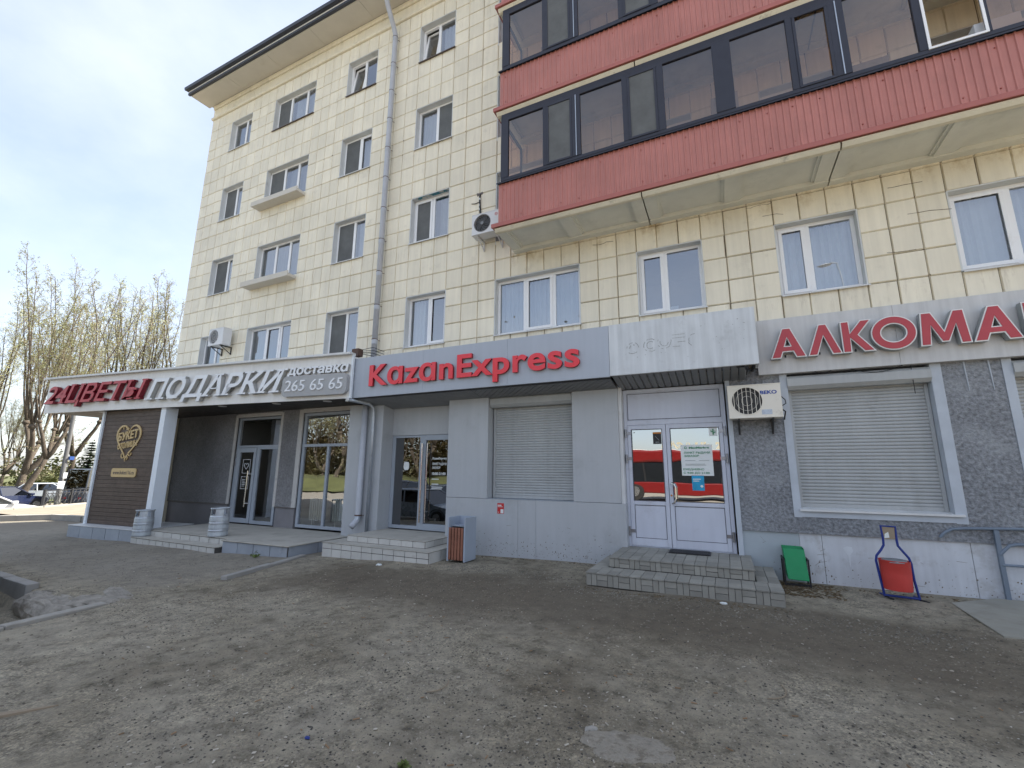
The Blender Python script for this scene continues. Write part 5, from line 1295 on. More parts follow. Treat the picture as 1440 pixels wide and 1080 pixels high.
def small_logo(t, x0, x1, yf, z0, z1):
    m_ = MB(); m_.tube([(x1 - 0.13 + 0.035 * math.cos(q), yf - 0.002, z1 - 0.10 + 0.035 * math.sin(q)) for q in np.linspace(0, 6.28, 13)[:-1]], 0.006, n=4, closed=True); m_.box(x1 - 0.15, x1 - 0.11, yf - .003, yf - .001, z1 - .105, z1 - .095); m_.build('round_logo', STICKR, t)
    m_ = MB()
    for k in range(3): m_.box(x1 - 0.19, x1 - 0.06, yf - .003, yf - .0005, z1 - .2 - k * .07, z1 - .193 - k * .07)
    m_.build('vent_slots', SILLM, t)
ac_unit('white air conditioner with swirl fan guard tucked below the balcony corner', -5.20, -4.40, -0.40, 7.42, 7.93, ACW2, bars='s', logo=small_logo)
ac_unit('small white air conditioner above the flower shop roof by the end window', -15.32, -14.56, -0.42, 5.78, 6.32, ACW2, bars='v')

dp = thing('drainpipe', 'tall grey drainpipe running down the tiled facade from the eave', 'drainpipe', (-8.3, -0.15, 4.6))
m_ = MB(); px_ = -8.31
m_.tube([(px_, -0.80, 16.36), (px_, -0.78, 16.2), (px_, -0.55, 15.75), (px_, -0.25, 15.30), (px_, -0.16, 15.12), (px_, -0.15, 14.9), (px_, -0.15, 10), (px_, -0.15, 4.62)], 0.075, n=14); m_.build('pipe', PIPE, dp, smooth=True)
zz = 15.0; k = 0
while zz > 4.8:
    m_ = MB(); MB().cyl((px_, -0.15, zz - 0.12), (px_, -0.15, zz + 0.003), 0.080, n=14).build('sleeve', PIPE, dp); m_.cyl((px_, -0.15, zz + 0.004), (px_, -0.15, zz + 0.02), 0.084, n=14)
    m_.cyl((px_, -0.10, zz + 0.01), (px_ + 0.05, 0.02, zz + 0.01), 0.008, n=5); m_.build('collar', RUST, dp); zz -= 0.98; k += 1
dp2 = thing('drainpipe', 'wide grey drainpipe with a bent outlet left of the glass entrance', 'drainpipe', (-8.42, -0.22, 0.5), 'drainpipes under the grey canopy')
m_ = MB(); m_.tube([(-8.42, -0.20, 3.52), (-8.42, -0.20, 0.62), (-8.42, -0.22, 0.52), (-8.45, -0.30, 0.42), (-8.47, -0.36, 0.36)], 0.075, n=14); m_.build('pipe', PIPE, dp2, smooth=True)
m_ = MB(); m_.cyl((-8.42, -0.20, 0.62), (-8.42, -0.20, 0.65), 0.084, n=12); m_.cyl((-8.42, -0.20, 0.635), (-8.30, -0.12, 0.635), 0.008, n=5); m_.build('collar', RUST, dp2)
m_ = MB(); m_.cyl((-8.42, -0.20, 0.60), (-8.42, -0.215, 0.53), 0.078, n=14); m_.build('elbow', GALV, dp2)
dp3 = thing('drainpipe', 'slim galvanised drainpipe reaching the step left of the glass entrance', 'drainpipe', (-8.1, -0.2, 0.1), 'drainpipes under the grey canopy')
m_ = MB(); m_.tube([(-8.40, -0.84, 3.47), (-8.32, -0.70, 3.46), (-8.16, -0.35, 3.42), (-8.12, -0.24, 3.34), (-8.12, -0.20, 3.15), (-8.12, -0.19, 2.8), (-8.12, -0.19, 0.18)], 0.045, n=12); m_.build('pipe', GALV, dp3, smooth=True)
m_ = MB(); m_.tube([(-8.42, -0.88, 3.475), (-8.395, -0.835, 3.47)], 0.055, n=12); m_.build('open_end', SILLM, dp3)
cb = thing('taped_cable', 'taped black cable hanging from a hole in the tiles above the white unit', 'cable', (-5.2, -0.02, 8.5))
m_ = MB(); m_.tube([(-5.21, 0.01, 8.79), (-5.21, -0.03, 8.70), (-5.20, -0.035, 8.45), (-5.18, -0.03, 8.2), (-5.17, -0.06, 7.95)], 0.022, n=8); m_.build('bundle', BLACK, cb)
m_ = MB(); 
for z_ in (8.6, 8.42, 8.3, 8.1): m_.cyl((-5.205, -0.033, z_), (-5.203, -0.033, z_ + 0.05), 0.025, n=8)
m_.build('tape', SILLM, cb)
m_ = MB(); m_.tube([(-5.46, -0.01, 8.57), (-5.35, -0.02, 8.54), (-5.22, -0.03, 8.55)], 0.010, n=5); m_.build('loose_end', BLACK, cb)
m_ = MB(); m_.prism([(-5.30, 8.74), (-5.14, 8.77), (-5.14, 8.84), (-5.24, 8.82), (-5.32, 8.84)], 0.0005, 0.006, FY(0.0)); m_.build('hole', SILLDK, cb)

# ------------------------------------------------------------------ notices
nt = thing('notice', 'white poster with green print on the right leaf of the double door', 'poster', (-0.47, 0.08, 2.0), 'notices stuck on the doors and panels')
MB().box(-0.75, -0.20, YD + 0.004, YD + 0.0065, 1.69, 2.265).build('sheet', PAPER, nt)
F_ = FY(YD + 0.0035)
flat_text('MaxMarket', -0.60, -0.25, 2.19, 0.034, F_, GRNINK, nt, 'print', 0.05); m_ = MB(); frame_bars(m_, -0.68, -0.64, 2.187, 2.23, YD + 0.0008, YD + 0.0034, 0.009); m_.build('print_mark', GRNINK, nt)
flat_text('ПУНКТ ВЫДАЧИ', -0.69, -0.24, 2.095, 0.038, F_, GRNINK, nt, 'print', 0.02); flat_text('ЗАКАЗОВ', -0.69, -0.43, 2.035, 0.038, F_, GRNINK, nt, 'print', 0.02)
m_ = MB()
for z_, w_ in ((1.965, .18), (1.90, .34), (1.88, .36)): m_.box(-0.68, -0.68 + w_, YD + 0.0008, YD + 0.0034, z_, z_ + 0.009)
m_.box(-0.44, -0.26, YD + 0.0008, YD + 0.0034, 1.965, 1.974)
m_.build('small_print', GRYINK, nt)
flat_text('ЕЖЕДНЕВНО', -0.72, -0.36, 1.79, 0.034, F_, GRNINK, nt, 'print', 0.015); flat_text('С 9:00 ДО 21:00', -0.72, -0.27, 1.725, 0.034, F_, GRNINK, nt, 'print', 0.015)
nt = thing('notice', 'blue-green leaflet below the white poster on the double door', 'leaflet', (-0.5, 0.08, 1.55), 'notices stuck on the doors and panels')
MB().box(-0.585, -0.375, YD + 0.004, YD + 0.0065, 1.42, 1.695).build('sheet', CYAN, nt)
for q0, z_ in ((-0.43, 1.62), (-0.46, 1.585)): MB().box(-0.565, q0, YD + .0008, YD + .0034, z_, z_ + 0.015).build('print_line', PAPER, nt)
m_ = MB(); m_.cyl((-0.42, YD + .0034, 1.50), (-0.42, YD + .0008, 1.50), 0.025, n=14); m_.build('print_dot', PAPER, nt)
nt = thing('notice', 'white sticker with green cactus sign at the top of the right door glass', 'sticker', (-0.15, 0.08, 2.5), 'notices stuck on the doors and panels')
MB().box(-0.235, -0.09, YD + 0.004, YD + 0.0065, 2.42, 2.575).build('sheet', PAPER, nt)
m_ = MB(); m_.box(-0.172, -0.148, YD + .0008, YD + .0034, 2.44, 2.55); m_.box(-0.2, -0.1721, YD + .0008, YD + .0034, 2.49, 2.505); m_.box(-0.2, -0.187, YD + .0008, YD + .0034, 2.5055, 2.535); m_.box(-0.1479, -0.12, YD + .0008, YD + .0034, 2.475, 2.49); m_.box(-0.133, -0.12, YD + .0008, YD + .0034, 2.4905, 2.52); m_.build('print', GRNINK, nt)
nt = thing('notice', 'small black and orange sticker on the left door glass', 'sticker', (-1.16, 0.08, 2.4), 'notices stuck on the doors and panels')
MB().box(-1.245, -1.09, YD + 0.004, YD + 0.0065, 2.29, 2.52).build('sheet', BLACK, nt); MB().box(-1.245, -1.09, YD + .0008, YD + .0036, 2.49, 2.52).build('print', ORANGE, nt)
m_ = MB(); m_.tube([(-1.20, YD + .002, 2.44), (-1.13, YD + .002, 2.36)], 0.004, n=4); m_.box(-1.2, -1.13, YD + .0008, YD + .0034, 2.32, 2.33); m_.build('small_print', GRYINK, nt)
nt = thing('notice', 'small red sticker on the grey cladding under the shutter', 'sticker', (-4.47, -0.1, 0.95), 'notices stuck on the doors and panels')
MB().box(-4.55, -4.39, YK - 0.004, YK - 0.001, 0.845, 1.065).build('sheet', STICKR, nt)
m_ = MB(); m_.box(-4.54, -4.45, YK - .006, YK - .0045, 1.01, 1.03); m_.box(-4.54, -4.42, YK - .006, YK - .0045, 0.985, 0.995); m_.box(-4.47, -4.40, YK - .006, YK - .0045, 0.855, 0.94); m_.box(-4.535, -4.51, YK - .006, YK - .0045, 0.87, 0.88); m_.build('print', PAPER, nt)

# ------------------------------------------------------------------ bins, rail, plate
def keg(x, y, z, label):
    t = thing('metal_keg_bin', label, 'bin', (x, y, z), 'keg bins at the flower shop steps')
    m_ = MB(); m_.lathe([(0.0, 0.0), (0.205, 0.0), (0.215, 0.015), (0.215, 0.12), (0.222, 0.135), (0.222, 0.15), (0.215, 0.165), (0.215, 0.30), (0.222, 0.315), (0.222, 0.33), (0.215, 0.345), (0.215, 0.47), (0.205, 0.50), (0.15, 0.525), (0.0, 0.53)], (x, y, z), n=28); m_.build('barrel', KEG, t)
    for z0 in (0.03, 0.20, 0.38):
        m_ = MB(); m_.lathe([(0.2165, z0), (0.2175, z0 + .005), (0.2175, z0 + 0.065), (0.2165, z0 + 0.07)], (x, y, z), n=28); m_.build('band', KEGB, t)
    m_ = MB()
    for a0, a1 in ((0.2, 1.2), (1.9, 2.9), (3.5, 4.5), (5.2, 6.1)): m_.lathe([(0.205, 0.49), (0.20, 0.66)], (x, y, z), n=6, a0=a0, a1=a1)
    m_.lathe([(0.20, 0.655), (0.215, 0.66), (0.218, 0.685), (0.20, 0.69), (0.19, 0.675), (0.20, 0.655)], (x, y, z), n=28); m_.lathe([(0.207, 0.45), (0.205, 0.52)], (x, y, z), n=28)
    m_.build('handle_ring', KEG, t, smooth=True)
keg(-14.50, -1.86, -0.05, 'silver keg bin standing against the brown pillar')
keg(-11.66, -1.60, 0.10, 'silver keg bin at the corner of the concrete podium')

wb = thing('litter_bin', 'grey steel litter bin with brown wooden slats beside the pale steps', 'bin', (-4.98, -0.85, 0), 'litter bins along the wall')
x0, x1, y0, y1 = -5.19, -4.77, -1.06, -0.62
m_ = MB(); m_.box(x1 - 0.035, x1, y0, y1, -0.02, 0.82); m_.build('side_panel', BINM, wb, bevel=0.003)
m_ = MB(); m_.box(x0, x0 + 0.035, y0, y1, -0.02, 0.82); m_.build('side_panel', BINM, wb, bevel=0.003)
for i in range(5):
    a = x0 + 0.037 + i * 0.0705; MB().box(a, a + 0.052, y0 - 0.004, y0 + 0.026, 0.01, 0.625).build('slat', WOODS, wb, bevel=0.003)
m_ = MB(); m_.box(x0 + 0.036, x1 - 0.036, y0 + 0.05, y1 - 0.03, 0.02, 0.58); m_.box(x0 + 0.036, x1 - 0.036, y0 + 0.027, y0 + 0.045, 0.15, 0.18); m_.box(x0 + 0.036, x1 - 0.036, y0 + 0.027, y0 + 0.045, 0.48, 0.51); m_.build('liner', BLACK, wb)
m_ = MB(); m_.box(x0 + .036, x1 - .036, y1 - 0.028, y1, 0.0, 0.82); m_.build('back_panel', BINM, wb)
m_ = MB(); m_.box(x0 + .036, x1 - .036, y0 + 0.1, y1 - 0.03, 0.64, 0.655); m_.build('ash_plate', BINM, wb)

gb = thing('litter_bin', 'green tilting metal bin on a black stand against the plinth', 'bin', (0.88, -0.35, 0), 'litter bins along the wall')
m_ = MB()
tp = [(0.735, -0.30, 0.565), (1.03, -0.30, 0.560), (1.03, -0.06, 0.575), (0.735, -0.06, 0.58)]; bt = [(0.76, -0.42, 0.115), (1.045, -0.42, 0.105), (1.045, -0.14, 0.12), (0.76, -0.14, 0.125)]
m_.add(bt + tp, [(0, 1, 5, 4), (1, 2, 6, 5), (2, 3, 7, 6), (3, 0, 4, 7), (0, 3, 2, 1)]); m_.build('bucket', GREEN, gb, bevel=0.012)
m_ = MB()
for x_ in (0.725, 1.06):
    m_.box(x_ - .012, x_ + .012, -0.36, -0.33, -0.02, 0.42); m_.box(x_ - .012, x_ + .012, -0.10, -0.07, -0.02, 0.42); m_.box(x_ - .012, x_ + .012, -0.3299, -0.1001, 0.39, 0.42)
m_.box(0.7371, 1.0479, -0.355, -0.335, 0.02, 0.045); m_.build('stand', BLACK, gb)

rb = thing('litter_bin', 'red bucket bin hung in a blue bottle-shaped frame by the wall', 'bin', (2.1, -0.5, 0), 'litter bins along the wall')
out = [(1.93, 0.0), (1.905, 0.25), (1.885, 0.48), (1.90, 0.55), (1.96, 0.63), (2.00, 0.70), (2.005, 0.78), (1.995, 0.97), (2.165, 0.965), (2.16, 0.78), (2.165, 0.70), (2.21, 0.63), (2.27, 0.54), (2.285, 0.47), (2.29, 0.25), (2.32, -0.01)]
m_ = MB(); m_.tube([(u, -0.52, v + 0.03) for u, v in out], 0.016, n=8); m_.tube([(1.93, -0.52, 0.045), (2.32, -0.52, 0.035)], 0.016, n=8)
m_.tube([(1.93, -0.52, 0.05), (1.93, -0.30, 0.02)], 0.014, n=6); m_.tube([(2.32, -0.52, 0.04), (2.32, -0.30, 0.02)], 0.014, n=6); m_.build('bottle_frame', BLUEP, rb)
m_ = MB(); m_.tube([(1.93, -0.52, 0.03), (2.01, -0.60, 0.012)], 0.014, n=6); m_.tube([(2.32, -0.52, 0.02), (2.40, -0.60, 0.012)], 0.014, n=6); m_.build('foot', BLACK, rb)
m_ = MB(); n = 20
prof = [(0.165, 0.10), (0.170, 0.12), (0.178, 0.30), (0.184, 0.50), (0.188, 0.505), (0.182, 0.50), (0.165, 0.12), (0.0, 0.11)]
m_.lathe(prof, (2.095, -0.52, 0.03), n=24); m_.v = [(x, -0.52 + (y + 0.52) * 0.8, z + (x - 2.1) * (-0.03)) for x, y, z in m_.v]; m_.build('bucket', REDP, rb, smooth=True)
m_ = MB(); m_.lathe([(0.0, 0.47), (0.16, 0.48), (0.14, 0.51), (0.08, 0.50), (0.0, 0.52)], (2.095, -0.52, 0.03), n=12); m_.build('rubbish', SOFFG, rb)
m_ = MB(); m_.prism([(2.005, 0.82), (2.158, 0.82), (2.158, 0.985), (2.008, 0.985)], -0.004, 0.004, FY(-0.52)); m_.build('neck_plate', mat('bare_hardboard', (0.30, 0.24, 0.17), 0.7), rb)
m_ = MB(); m_.prism([(2.02, 0.83), (2.08, 0.84), (2.075, 0.92), (2.03, 0.89)], 0.005, 0.008, FY(-0.52)); m_.build('torn_leaflet', PAPER, rb)

hr = thing('handrail', 'blue-grey tube handrail fixed along the plinth at the ramp', 'handrail', (3.5, -0.03, 0))
for q0 in (3.40, 5.2): MB().box(q0, q0 + 0.05, -0.06, -0.01, -0.02, 0.97).build('post', RAILP, hr)
m_ = MB(); m_.tube([(2.80, -0.035, 0.83), (2.86, -0.035, 0.90), (2.95, -0.035, 0.955), (3.1, -0.035, 0.975), (3.7, -0.035, 1.0), (6.5, -0.035, 1.02)], 0.020, n=8); m_.build('top_rail', RAILP, hr)
m_ = MB(); m_.tube([(3.42, -0.05, 0.64), (3.47, -0.055, 0.70), (3.53, -0.055, 0.765), (3.62, -0.055, 0.79), (6.5, -0.055, 0.80)], 0.022, n=8); m_.build('middle_rail', RAILP, hr)
m_ = MB(); m_.tube([(3.42, -0.05, 0.50), (6.5, -0.05, 0.515)], 0.018, n=8); m_.build('lower_rail', RAILP, hr)
mp_ = thing('metal_plate', 'worn sheet-metal ramp plate lying on the dirt at the handrail', 'ramp plate', (3.5, -0.8, 0))
m_ = MB(); m_.add([(2.66, -0.50, 0.025), (2.60, -1.95, 0.030), (4.6, -1.83, 0.05), (4.6, -0.03, 0.06), (3.30, -0.03, 0.045),
                   (2.66, -0.50, 0.012), (2.60, -1.95, 0.014), (4.6, -1.83, 0.03), (4.6, -0.03, 0.05), (3.30, -0.03, 0.033)],
                  [(0, 1, 2, 3, 4), (5, 9, 8, 7, 6), (0, 5, 6, 1), (1, 6, 7, 2), (2, 7, 8, 3), (3, 8, 9, 4), (4, 9, 5, 0)]); m_.build('sheet', PLATEM, mp_)
ps = thing('paint_splash', 'white paint splash with a drip on the plinth panel', 'paint mark', (1.65, 0.03, 0.55))
m_ = MB(); m_.prism([(1.60, 0.58), (1.66, 0.61), (1.72, 0.60), (1.73, 0.54), (1.69, 0.48), (1.66, 0.47), (1.62, 0.53)], 0.0005, 0.003, FY(0.035)); m_.prism([(1.66, 0.47), (1.69, 0.475), (1.68, 0.33), (1.672, 0.28), (1.665, 0.34)], 0.0005, 0.0025, FY(0.035)); m_.build('splash', mat('white_splash', (0.6, 0.63, 0.66), 0.6, var=0.1), ps)

# ------------------------------------------------------------------ kerbs and the parking bay
def kerb_line(name, pts, w, top, h, m, label=None, seg=0.9, jit=0.012, seed=1):
    """one kerb as a run of separate stones"""
    r = random.Random(seed); t = thing(name, label, 'kerb', (pts[0][0], pts[0][1], top))
    t['kind'] = 'structure'
    for (ax_, ay), (bx, by) in zip(pts, pts[1:]):
        a, b = Vector((ax_, ay)), Vector((bx, by)); L = (b - a).length; n = max(1, round(L / seg)); d = (b - a).normalized(); q = Vector((-d.y, d.x))
        for i in range(n):
            u0, u1 = L * i / n + 0.006, L * (i + 1) / n - 0.006; dz, dq = r.uniform(-jit, jit), r.uniform(-jit, jit)
            mb = MB(); c = [a + d * u0 + q * (dq - w / 2), a + d * u1 + q * (dq - w / 2), a + d * u1 + q * (dq + w / 2), a + d * u0 + q * (dq + w / 2)]
            z1 = top + dz
            mb.add([(p.x, p.y, z1 - h) for p in c] + [(p.x, p.y, z1 + r.uniform(-.006, .006)) for p in c], [(0, 3, 2, 1), (4, 5, 6, 7), (0, 1, 5, 4), (1, 2, 6, 5), (2, 3, 7, 6), (3, 0, 4, 7)])
            mb.build('kerb_stone', m, t, bevel=0.012)
    return t
kerb_line('kerb', [(-14.5, -5.20), (-10.35, -5.33)], 0.16, -0.10, 0.5, KERBG, 'grey kerb along the far edge of the sunken parking bay', 1.0, seed=2)
kerb_line('kerb', [(-8.05, -5.36), (-7.93, -6.4), (-7.75, -8.0), (-7.7, -11.0)], 0.15, -0.085, 0.5, KERB, 'pale kerb along the near edge of the sunken parking bay', 1.1, seed=3)
kerb_line('kerb', [(-8.62, -1.55), (-8.32, -2.6), (-8.05, -3.7)], 0.13, -0.085, 0.3, KERBG, 'low concrete kerb running from the podium into the yard', 1.2, seed=4)
kerb_line('kerb', [(-29.2, -0.9), (-29.8, 1.3), (-31.0, 3.6), (-33.5, 7.5)], 0.22, -0.06, 0.6, KERB, 'raised sunlit kerb in front of the white car', 1.2, seed=5)
kerb_line('kerb', [(-25.6, -1.9), (-25.0, -1.0), (-24.3, -0.2), (-22.4, 0.0), (-18.5, 1.5)], 0.2, -0.07, 0.5, KERBG, 'grey kerb blocks round the paving at the building corner', 1.0, seed=6)
pv = tag(MB().add([(-29.2, -0.8, -0.13), (-25.1, -0.9, -0.11), (-24.3, -0.1, -0.11), (-22.4, 0.1, -0.11), (-18.5, 1.5, -0.11), (-18.5, 9, -0.11), (-34, 9, -0.13), (-30.9, 3.6, -0.13), (-29.7, 1.3, -0.13)], [(0, 1, 2, 3, 4, 5, 6, 7, 8)]).build('pavement', mat('sandy_pavement', (0.23, 0.20, 0.155), 0.9, var=0.2, vscale=2, bump=0.4, bscale=30), fix=False), 'sandy raised pavement beyond the building corner', kind='structure')
def lump(name, label, cx, cy, cz, sx, sy, sz, m, seed, rot=0, cat='rubble'):
    bm = bmesh.new(); bmesh.ops.create_icosphere(bm, subdivisions=4, radius=1)
    r = random.Random(seed); from mathutils import noise as mn
    for v in bm.verts:
        p = v.co.copy(); k = 1 + 0.35 * mn.noise(p * 1.6 + Vector((seed, 0, 0))) + 0.16 * mn.noise(p * 4.5) + 0.07 * mn.noise(p * 11)
        q = Vector((p.x * sx * k, p.y * sy * k, max(-0.6, min(0.55 + 0.12 * mn.noise(p * 6), p.z)) * sz * (1 + 0.2 * mn.noise(p * 3))))
        c, s_ = math.cos(rot), math.sin(rot); v.co = (cx + q.x * c - q.y * s_, cy + q.x * s_ + q.y * c, cz + q.z)
    me = bpy.data.meshes.new(name); bm.to_mesh(me); bm.free(); me.materials.append(m)
    o = link(name, me); return tag(o, label, cat)
ASPH = mat('broken_asphalt', (0.29, 0.268, 0.23), 0.95, var=0.35, vscale=6, bump=1.5, bscale=22)
lump('asphalt_chunk', 'large broken lump of asphalt at the corner of the parking bay', -9.35, -5.44, -0.34, 0.95, 0.22, 0.30, ASPH, 5, -0.03)
lump('asphalt_chunk', 'small broken asphalt heap beside the large lump', -8.45, -5.30, -0.20, 0.50, 0.20, 0.16, ASPH, 9, 0.1)
lump('asphalt_chunk', 'low crumbling asphalt edge behind the kerb corner', -8.6, -4.95, -0.19, 0.75, 0.15, 0.10, ASPH, 12, -0.25)
lump('concrete_lump', 'flat pale concrete spill set in the dirt in front', -0.72, -5.72, -0.005, 0.29, 0.17, 0.040, mat('concrete_spill', (0.33, 0.30, 0.245), 0.95, var=0.3, vscale=9, bump=1.6, bscale=28, dirt=(0.2, 0.175, 0.135), dscale=9, damt=(0.48, 0.6)), 21, 0.3)
lump('concrete_lump', 'tiny pale stone chip beside the concrete spill', -0.98, -5.62, 0.0, 0.045, 0.03, 0.03, KERB, 23, 0.8)
pl_ = thing('plank', 'thin splintered wooden plank lying on the dirt at the left', 'plank', (-4.95, -7.3, 0))
m_ = MB(); z0 = ground_z(-4.95, -7.3) + 0.004; m_.prism([(-5.25, -7.62), (-4.95, -7.26), (-4.74, -7.04), (-4.77, -7.10), (-4.92, -7.31), (-5.20, -7.66)], z0, z0 + 0.018, lambda u, v, w: (u, v, w)); m_.build('splinter', mat('raw_wood', (0.25, 0.20, 0.14), 0.8, var=0.2, vscale=8), pl_)

# ------------------------------------------------------------------ vehicles
def vehicle(name, label, cat, loc, rz, paint, L=4.4, W=1.76, H=1.46, kind='car', group=None):
    t = thing(name, label, cat, (0, 0, 0), group)
    hw = W / 2
    if kind == 'car':
        # x, belt height, half width, lower edge
        S = [(-L / 2, .62, hw * .72, .42), (-L / 2 + .08, .80, hw * .86, .28), (-L / 2 + .5, .92, hw * .97, .24), (-L * .18, .93, hw, .22), (L * .12, .90, hw, .22), (L * .22, .88, hw * .99, .22), (L / 2 - .55, .78, hw * .96, .23), (L / 2 - .15, .68, hw * .86, .25), (L / 2, .52, hw * .70, .34)]
        G = [(-L * .40, -L * .28), (L * .255, L * .06)]
    else:
        S = [(-L / 2, 1.05, hw * .94, .40), (-L / 2 + .05, 1.10, hw, .32), (-L * .2, 1.12, hw, .28), (L * .2, 1.12, hw, .28), (L / 2 - .55, 1.08, hw * .98, .28), (L / 2 - .12, .95, hw * .92, .30), (L / 2, .75, hw * .82, .38)]
        G = [(-L / 2 + .06, -L / 2 + .14), (L * .40, L * .22)]
    b = MB(); vs = []; k = 9
    for x, zb, w, zl in S:
        zm = zl + (zb - zl) * .45
        vs += [(x, -w * .90, zl), (x, -w * .99, zl + .12), (x, -w, zm), (x, -w * .95, zb), (x, 0, zb + .035), (x, w * .95, zb), (x, w, zm), (x, w * .99, zl + .12), (x, w * .90, zl)]
    fs = []
    for i in range(len(S) - 1):
        for j in range(k): fs.append((i * k + j, i * k + (j + 1) % k, (i + 1) * k + (j + 1) % k, (i + 1) * k + j))
    fs += [tuple(range(k)), tuple(range((len(S) - 1) * k, len(S) * k))[::-1]]
    b.add(vs, fs); body = b.build('body', paint, t, smooth=False, bevel=0.03)
    zb = S[len(S) // 2][1]; (x0, x1), (x3, x2) = G; wb, wr = hw * .93, hw * .74 if kind == 'car' else hw * .88
    g = MB(); V = [(x0, -wb, zb), (x3, -wb, zb - .02), (x3, wb, zb - .02), (x0, wb, zb), (x1, -wr, H - .04), (x2, -wr, H - .04), (x2, wr, H - .04), (x1, wr, H - .04)]
    g.add(V, [(0, 1, 5, 4), (1, 2, 6, 5), (2, 3, 7, 6), (3, 0, 4, 7)]); g.build('glasshouse', CARGL, t)
    r_ = MB(); r_.add([(x1 - .05, -wr - .02, H - .045), (x2 + .05, -wr - .02, H - .045), (x2 + .05, wr + .02, H - .045), (x1 - .05, wr + .02, H - .045), (x1 + .15, -wr * .85, H), (x2 - .15, -wr * .85, H), (x2 - .15, wr * .85, H), (x1 + .15, wr * .85, H)], [(0, 3, 2, 1), (4, 5, 6, 7), (0, 1, 5, 4), (1, 2, 6, 5), (2, 3, 7, 6), (3, 0, 4, 7)]); r_.build('roof', paint, t)
    p = MB()
    for a, c_ in ((0, 4), (1, 5), (2, 6), (3, 7)): p.tube([V[a], V[c_]], 0.035, n=5)
    for s_ in (-1, 1):
        for f in ((.45,) if kind == 'car' else (.3, .6)):
            p.tube([(x0 + (x3 - x0) * f, s_ * wb * 1.005, zb), (x1 + (x2 - x1) * f, s_ * wr * 1.01, H - .04)], 0.035, n=5)
    p.build('window_pillars', paint, t)
    for sx_ in (-1, 1):
        for sy_ in (-1, 1):
            cx, cy = sx_ * L * .31, sy_ * (hw - .11)
            w_ = MB(); w_.cyl((cx, cy - .10, .32), (cx, cy + .10, .32), .32, n=20); wo = w_.build('wheel', TYRE, t, bevel=0.02)
            m_ = MB(); m_.cyl((cx, cy + sy_ * .101, .32), (cx, cy + sy_ * .108, .32), .20, n=16); m_.build('rim', RIM, wo)
            m_ = MB(); m_.lathe([(0.40, 0.0), (0.36, 0.0)], (0, 0, 0), n=14, a0=0, a1=math.pi); m_.v = [(cx + x, sy_ * hw * .985 + z * 0, .32 + y) for x, y, z in m_.v]; m_.build('wheel_arch', BLACK, t, fix=False)
    zf = S[-2][1]
    for s_ in (-1, 1):
        MB().box(L / 2 - .16, L / 2 - .05, min(s_ * hw * .45, s_ * hw * .82), max(s_ * hw * .45, s_ * hw * .82), zf - .16, zf - .04).build('headlight', LTGREY, t, bevel=0.02)
        MB().box(-L / 2 - .01, -L / 2 + .1, min(s_ * hw * .5, s_ * hw * .80), max(s_ * hw * .5, s_ * hw * .80), .60, .74).build('tail_light', KREDS, t, bevel=0.02)
        MB().box(L * .20, L * .25, min(s_ * hw * .98, s_ * hw * 1.14), max(s_ * hw * .98, s_ * hw * 1.14), zb, zb + .13).build('mirror', paint, t, bevel=0.03)
    m_ = MB(); m_.box(L / 2 - .1, L / 2 + .03, -hw * .72, hw * .72, .30, .42); m_.box(L / 2 - .08, L / 2 + .012, -hw * .35, hw * .35, .48, .60); m_.build('grille', BLACK, t, bevel=0.01)
    t.rotation_euler = (0, 0, rz); t.location = loc
    return t
P_SILV = mat('silver_blue_paint', (0.30, 0.35, 0.40), 0.3, metal=0.4, var=0.03, coat=0.6)
P_WHITE = mat('white_car_paint', (0.75, 0.75, 0.75), 0.3, var=0.02, coat=0.6)
P_DARK = mat('dark_car_paint', (0.03, 0.035, 0.05), 0.28, var=0.03, coat=0.7)
P_BLUE = mat('blue_car_paint', (0.012, 0.018, 0.05), 0.3, var=0.03, coat=0.6)
P_VAN = mat('dark_van_paint', (0.045, 0.055, 0.075), 0.4, var=0.06, coat=0.4)
P_PALE = mat('pale_car_paint', (0.50, 0.54, 0.58), 0.3, var=0.03, coat=0.5)
RX = math.pi / 2
vehicle('parked_car', 'silver-blue car in the sunken bay with only its bumper in view', 'car', (-11.98, -6.75, -0.49), 0.05, P_SILV, group='cars parked in the yard')
vehicle('parked_car', 'white car parked behind the raised sunlit kerb', 'car', (-31.75, -0.35, -0.86), RX + 0.06, P_WHITE, H=1.42, group='cars parked beyond the kerb')
vehicle('parked_car', 'dark blue car behind the leaning tree trunks', 'car', (-40.5, 3.0, -0.87), RX + 0.3, P_BLUE, group='cars parked beyond the kerb')
vehicle('parked_car', 'pale silver car behind the dark blue one under the trees', 'car', (-47.5, 7.6, -0.88), RX - 0.5, P_PALE, group='cars parked beyond the kerb')
vehicle('parked_van', 'dark grey-blue van standing behind the ornamental fence', 'van', (-39.4, 8.2, -0.87), RX + 0.25, P_VAN, L=5.0, W=1.95, H=2.55, kind='van', group='cars parked beyond the kerb')
vehicle('parked_car', 'silver car seen mirrored in the dark glass entrance', 'car', (-14.3, -11.2, -0.49), RX + 0.15, P_SILV, group='cars parked in the yard')
vehicle('parked_car', 'black car seen mirrored in the dark glass entrance', 'car', (-17.0, -11.6, -0.49), RX + 0.1, P_DARK, H=1.62, group='cars parked in the yard')
vehicle('parked_van', 'white van seen mirrored in the shop door glass', 'van', (-40.0, -20.5, -0.9), 0.0, P_WHITE, L=5.6, W=2.0, H=2.9, kind='van', group='vehicles mirrored in the shop glass')
